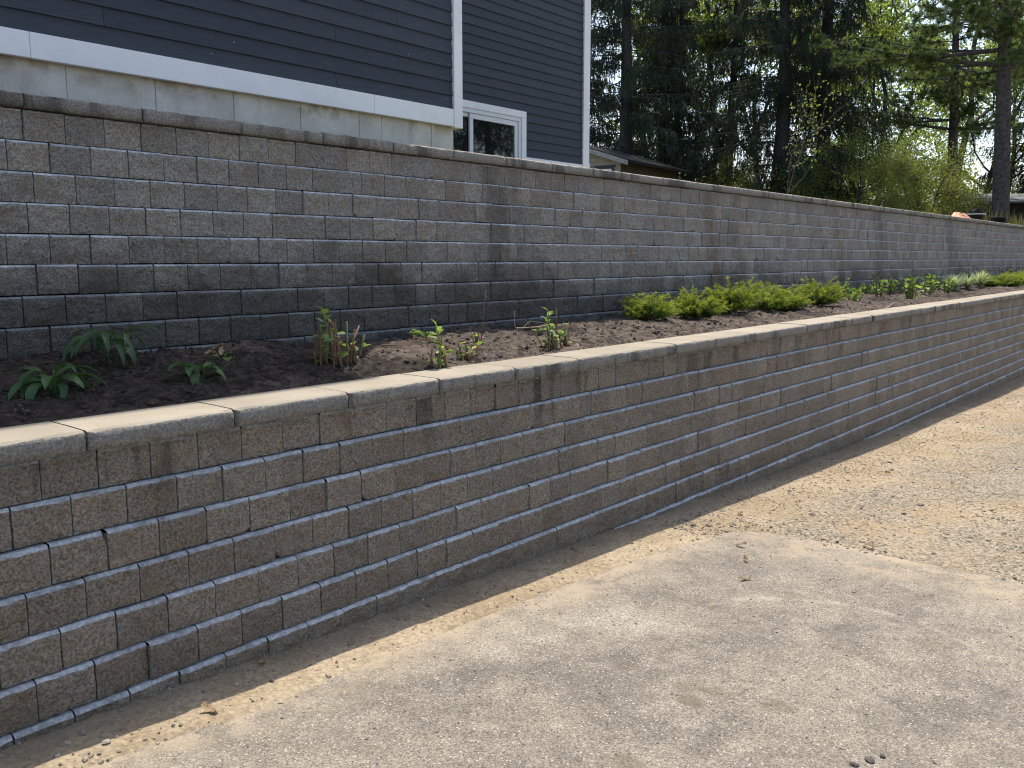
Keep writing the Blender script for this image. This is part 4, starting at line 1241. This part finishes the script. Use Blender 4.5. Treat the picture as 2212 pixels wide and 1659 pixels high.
plabs = ['tiny sprouting perennial against the upper wall behind the last juniper', 'low sprouting perennial right after the last juniper', 'small leafy perennial behind the low sprouting one after the junipers',
         'upright leafy perennial in the middle of the mixed row', 'small sprouting perennial at the wall behind the bushiest one', 'bushiest leafy perennial of the mixed row, close to the cap', 'slender perennial by the upper wall after the bushiest one',
         'low broad perennial between the bushiest one and the pale grasses', 'bushy perennial just before the pale grasses, nearer the upper wall', 'bushy perennial touching the first pale grass clump', 'tiny sprouting perennial at the wall shortly before the pale grasses']
for k, (x, y, v, sc) in enumerate([(10.55, 4.12, 0, .7), (10.95, 3.78, 0, 1.0), (11.3, 4.0, 2, .8), (11.85, 3.76, 2, 1.05), (12.3, 4.05, 0, .8), (12.45, 3.52, 1, 1.1), (13.3, 4.05, 2, .9), (13.9, 3.75, 0, 1.1), (14.7, 3.9, 1, .95), (15.1, 3.8, 1, .85), (14.2, 4.1, 0, .7)]):
    o = thing('perennial_plant', (x, y, soil_at(x, y) - .01), plabs[k], 'plant', 'bushy perennials in the sunny bed' if v == 1 else 'perennials in the sunny bed', rz=k * 2.2)
    o.scale = (sc, sc, sc)
    link('stem', PM[v][0], o); link('foliage', PM[v][1], o)
def grass_mesh(seed):
    g = np.random.default_rng(seed); B = MB()
    for k in range(150):
        a = g.uniform(0, 6.28); L = g.uniform(.2, .42); e0 = g.uniform(.7, 1.5); e1 = g.uniform(-.9, .5)
        s = np.linspace(0, 1, 6); el = e0 + (e1 - e0) * s ** 1.5
        r = np.concatenate([[0], np.cumsum(np.cos(el[:-1]) * L / 5)]); z = np.concatenate([[0], np.cumsum(np.sin(el[:-1]) * L / 5)])
        w = .006 * (1 - s ** 2) + .0006
        c, sn = math.cos(a), math.sin(a)
        Lf = np.stack([r * c - w * sn, r * sn + w * c, z], -1); Rg = np.stack([r * c + w * sn, r * sn - w * c, z], -1)
        V = np.stack([Lf, Rg], 1).reshape(-1, 3)
        B.add(V, [(2 * i, 2 * i + 1, 2 * i + 3, 2 * i + 2) for i in range(5)])
    return B.mesh('blade', M['greyleaf'])
GM = grass_mesh(3)
for k, (x, y, sc) in enumerate([(16.0, 3.9, .95), (16.7, 3.85, 1.05), (17.3, 3.8, 1.1)]):
    o = thing('ornamental_grass', (x, y, soil_at(x, y) - .01), ['first', 'middle', 'last'][k] + ' pale variegated grass clump between the perennials and far junipers', 'grass', 'variegated grass clumps', rz=k * 2.)
    o.scale = (sc, sc, sc)
    bl = link('blade', GM, o); bl['kind'] = 'stuff'

# ------------------------------------------------------------------ loose stuff
ICO_V = None
def ico():
    p = (1 + 5 ** .5) / 2
    V = np.array([(-1, p, 0), (1, p, 0), (-1, -p, 0), (1, -p, 0), (0, -1, p), (0, 1, p), (0, -1, -p), (0, 1, -p), (p, 0, -1), (p, 0, 1), (-p, 0, -1), (-p, 0, 1)]) / math.sqrt(1 + p * p)
    F = np.array([(0, 11, 5), (0, 5, 1), (0, 1, 7), (0, 7, 10), (0, 10, 11), (1, 5, 9), (5, 11, 4), (11, 10, 2), (10, 7, 6), (7, 1, 8), (3, 9, 4), (3, 4, 2), (3, 2, 6), (3, 6, 8), (3, 8, 9), (4, 9, 5), (2, 4, 11), (6, 2, 10), (8, 6, 7), (9, 8, 1)])
    return V, F
IV, IF = ico()
def rocks(P, S, g, flat=.6):
    n = len(P)
    sc = S[:, None, None] * g.uniform(.6, 1.3, (n, 1, 3)) * np.array([1, 1, flat])
    V = IV[None] * g.uniform(.75, 1.25, (n, 12, 1)) * sc
    a = g.uniform(0, 6.28, n); c, s = np.cos(a)[:, None], np.sin(a)[:, None]
    V = np.stack([V[..., 0] * c - V[..., 1] * s, V[..., 0] * s + V[..., 1] * c, V[..., 2]], -1) + P[:, None]
    F = (IF[None] + (np.arange(n) * 12)[:, None, None]).reshape(-1, 3)
    return V.reshape(-1, 3), F
g = np.random.default_rng(91)
# gravel over the drive beyond the asphalt, along the wall foot and a little on the asphalt
n = 52000
x = 4.7 + 13 * g.random(n) ** 1.5; y = g.uniform(-1.0, 2.75, n)
keep = (vnoise(x * 1.6, y * 1.6, 14, 4) + .35 * vnoise(x * 6, y * 6, 15, 2) > g.uniform(-.55, .45, n)) & (in_asph(x, y) < .10 * g.random(n) ** 2)
x, y = x[keep], y[keep]
P1 = np.stack([x, y, np.where(in_asph(x, y) > 0, asph_z(x, y), ground_z(x, y)) + .001], -1); S1 = np.clip(g.lognormal(-5.35, .45, len(x)), .002, .022)
n = 3800
x = g.uniform(.3, 14, n); y = 2.93 - .55 * g.random(n) ** 1.4 - .012 * np.clip(x - 4, 0, 9)
P2 = np.stack([x, y, ground_z(x, y) + .001], -1); S2 = np.clip(g.lognormal(-5.5, .5, n), .0015, .014)
n = 4200
x = .3 + 4.7 * g.random(n) ** .8; y = g.uniform(-.6, 2.6, n)
k = in_asph(x, y) > .03; x, y = x[k], y[k]
P3 = np.stack([x, y, asph_z(x, y) + .0006], -1); S3 = np.clip(g.lognormal(-5.75, .35, len(x)), .0015, .008)
V, F = rocks(np.concatenate([P1, P2, P3]), np.concatenate([S1, S2, S3]), g)
tag(link('gravel', mesh_np('gravel', V, [F], M['gravel'])), 'loose grey and tan gravel scattered over the drive and wall foot', 'gravel', kind='stuff')
n = 9000
x = .9 + 15 * g.random(n) ** 1.6; y = g.uniform(3.27, 4.25, n)
kk = vnoise(x * 2.2, y * 3, 17, 3) > g.uniform(-.6, .6, n); x, y = x[kk], y[kk]
V, F = rocks(np.stack([x, y, soil_z(x, y)], -1), np.clip(g.lognormal(-5.0, .5, len(x)), .002, .022), g, .75)
tag(link('soil_clods', mesh_np('soil_clods', V, [F], M['clod'])), 'dark crumbly clods strewn over the planting bed', 'soil', kind='stuff')

def stone(x, y, s, mat_, label, group, seed, asphalt=False):
    g_ = np.random.default_rng(seed)
    V, F = rocks(np.array([[0, 0, s * .25]]), np.array([s]), g_, .55)
    z = float(asph_z(np.array(x), np.array(y))) if asphalt else float(ground_z(np.array(x), np.array(y)))
    o = link('stone', mesh_np('stone', V, [F], mat_), None, (x, y, z))
    return tag(o, label, 'stone', group)
for k, (x, y, s) in enumerate([(1.18, 2.68, .013), (1.14, 2.645, .010), (1.04, 2.71, .013), (1.40, 2.62, .009), (1.22, 2.70, .009), (1.86, 2.76, .008)]):
    stone(x, y, s, M['stone'], 'small tan stone on the sandy strip between the lower wall and asphalt', 'stones on the sandy strip', 300 + k)
for k, (x, y, s) in enumerate([(2.71, .855, .013), (2.77, .825, .014), (2.82, .80, .012)]):
    stone(x, y, s, M['tar'], 'dark lump of asphalt in a trio lying on the driveway', 'dark lumps on the driveway', 320 + k, True)
for k, (x, y, s) in enumerate([(4.86, 2.60, .016), (4.93, 2.53, .02), (7.2, 2.46, .022), (8.8, 1.1, .03), (6.5, 1.7, .025)]):
    stone(x, y, s, M['tar'] if k == 0 else M['stone'], 'larger loose stone among the gravel beside the asphalt edge', 'larger stones in the gravel', 340 + k)

def oak_leaf(seed):
    g_ = np.random.default_rng(seed)
    n = 7
    s = np.linspace(0, 1, n)
    w = .016 * np.array([.15, .8, .45, 1.0, .5, .75, .1])
    V = []
    for i in range(n):
        zc = .006 + .012 * math.sin(s[i] * 2.6 + seed)
        V += [(s[i] * .06 - .03, w[i], zc + .008 * g_.random()), (s[i] * .06 - .03, 0, zc - .002), (s[i] * .06 - .03, -w[i], zc + .012 * g_.random())]
    V = np.array(V); V[:, 2] -= V[:, 2].min() - .001
    F = []
    for i in range(n - 1):
        a = i * 3; F += [(a, a + 3, a + 4, a + 1), (a + 1, a + 4, a + 5, a + 2)]
    return mesh_np('oak_leaf', V, [np.array(F)], M['deadleaf'])
OL = [oak_leaf(k) for k in range(4)]
for k, (x, y) in enumerate([(5.32, 2.50), (4.64, 2.17), (4.41, 2.03), (4.13, 1.90), (5.13, 1.60), (5.15, 1.88), (1.51, 2.63), (1.86, 2.83), (7.4, 2.2), (9.1, 2.1), (6.2, .9), (8.2, 1.6)]):
    z = float(max(ground_z(np.array(x), np.array(y)), asph_z(np.array(x), np.array(y)) if x < 5 and y < 2.4 else -9))
    o = link('oak_leaf', OL[k % 4], None, (x, y, z)); o.rotation_euler = (0, 0, k * 1.9); o.scale = (1.0, 1.0, 1.0)
    tag(o, 'curled dry oak leaf lying on the drive', 'leaf', 'dry leaves on the drive')
for k, (x, y) in enumerate([(2.40, 3.99), (2.46, 4.02), (2.44, 3.95)]):
    o = link('oak_leaf', OL[k], None, (x, y, soil_at(x, y) + .004)); o.rotation_euler = (.2, .2, k * 2.); o.scale = (1.1, 1.1, 1.1)
    tag(o, 'curled pinkish dead leaf on the dark soil beside the seedling', 'leaf', 'dead leaves in the bed')
def stick(P, r, label, group=None, mat_='stick'):
    P = np.array(P, float); z = np.array([soil_at(p[0], p[1]) for p in P]); c = P[0].copy(); zc = z[0]
    Q = np.stack([P[:, 0] - c[0], P[:, 1] - c[1], z - zc + P[:, 2]], -1)
    b = MB().tube(Q, np.linspace(r, r * .5, len(P)), 5)
    o = b.build('stick', M[mat_], None, (c[0], c[1], zc), smooth=True)
    return tag(o, label, 'stick', group)
stick([(4.82, 4.02, .012), (4.95, 3.97, .03), (5.10, 3.92, .012)], .006, 'pale thick stick lying on the soil among the dry sticks')
stick([(4.98, 4.10, .02), (5.1, 4.12, .05), (5.28, 4.10, .02)], .005, 'pale arched stick lying on the soil behind the others')
stick([(4.85, 4.05, .01), (4.87, 4.08, .06), (4.90, 4.1, .13)], .003, 'thin stick poking up from the soil by the upper wall')
stick([(5.02, 3.80, .01), (5.12, 3.78, .015), (5.2, 3.78, .008)], .004, 'short reddish stick half sunk in the sunlit soil', mat_='stem')
stick([(4.62, 3.34, .01), (4.55, 3.28, .012), (4.49, 3.25, .008)], .004, 'short pale twig near the cap beside the leafy cut-back shrub')
stick([(8.0, 3.5, .008), (8.06, 3.49, .012), (8.1, 3.5, .008)], .006, 'pale wood chip on the soil in front of the junipers')
stick([(11.0, 3.4, .01), (11.3, 3.41, .015), (11.5, 3.4, .008)], .006, 'pale stick lying along the cap near the sprouting perennials')
stick([(3.33, 3.85, .006), (3.45, 3.88, .012), (3.58, 3.86, .006)], .005, 'reddish stick lying at the edge of the shade', mat_='stem')

# things behind the upper wall
hose = MB()
th = np.linspace(0, 6.28 * 1.7, 40)
hose.tube(np.stack([.20 * np.cos(th), .10 * np.sin(th), .07 + .05 * np.sin(th * .5 + 1) + .004 * th], -1), .018, 8)
ho_ = hose.build('hose', M['black'], None, (5.55, 4.86, 2.31), smooth=True)
tag(ho_, 'coil of black hose lying behind the upper wall below the window', 'hose')
def lathe(prof, n=18):
    prof = np.array(prof); th = np.arange(n) / n * 6.2832
    V = np.stack([prof[:, 0:1] * np.cos(th), prof[:, 0:1] * np.sin(th), np.repeat(prof[:, 1:2], n, 1)], -1).reshape(-1, 3)
    i = np.arange(len(prof) - 1)[:, None] * n; j = np.arange(n)[None]; k = (j + 1) % n
    return V, np.stack([i + j, i + k, i + n + k, i + n + j], -1).reshape(-1, 4)
for k, (x, y, sc, lab) in enumerate([(22.6, 5.15, 1.0, 'black plastic nursery pot with pale rim beside the orange bag'), (25.1, 5.2, 1.0, 'black plastic nursery pot standing at the foot of the pine')]):
    zz = float(yard_z(np.array(x), np.array(y)))
    o = thing('nursery_pot', (x, y, zz), lab, 'pot', 'nursery pots behind the upper wall')
    V, F = lathe([(0.001, 0.0), (.15, 0), (.19, .30), (.205, .30), (.205, .335), (.19, .335), (.175, .30), (.14, .26), (0.001, .26)])
    link('pot_body', mesh_np('pot_body', V, [F], M['black'], smooth=True), o)
    if k == 0:
        V, F = lathe([(.206, .303), (.213, .303), (.213, .322), (.206, .322)])
        link('rim_band', mesh_np('rim_band', V, [F], M['white']), o)
        V, F = rocks(np.array([[-.04, .0, .36]]), np.array([.14]), np.random.default_rng(4), .5)
        link('potting_soil', mesh_np('potting_soil', V, [F], M['dark']), o)
V = []; nn = 12
gg = np.random.default_rng(12)
prof = [(.001, .30), (.16, .27), (.34, .17), (.46, .05), (.46, .0)]
V, F = lathe([(r, z) for r, z in prof], 14)
V = V * np.array([1.15, .7, 1]) + gg.normal(0, .018, V.shape) * np.array([1, 1, 1])
V[:, 2] = np.maximum(V[:, 2], 0)
o = link('orange_bag', mesh_np('orange_bag', V, [F], M['orange']), None, (21.25, 5.15, float(yard_z(np.array(21.25), np.array(5.15))) - .005))
tag(o, 'crumpled orange plastic bag lying behind the upper wall near the pots', 'bag')
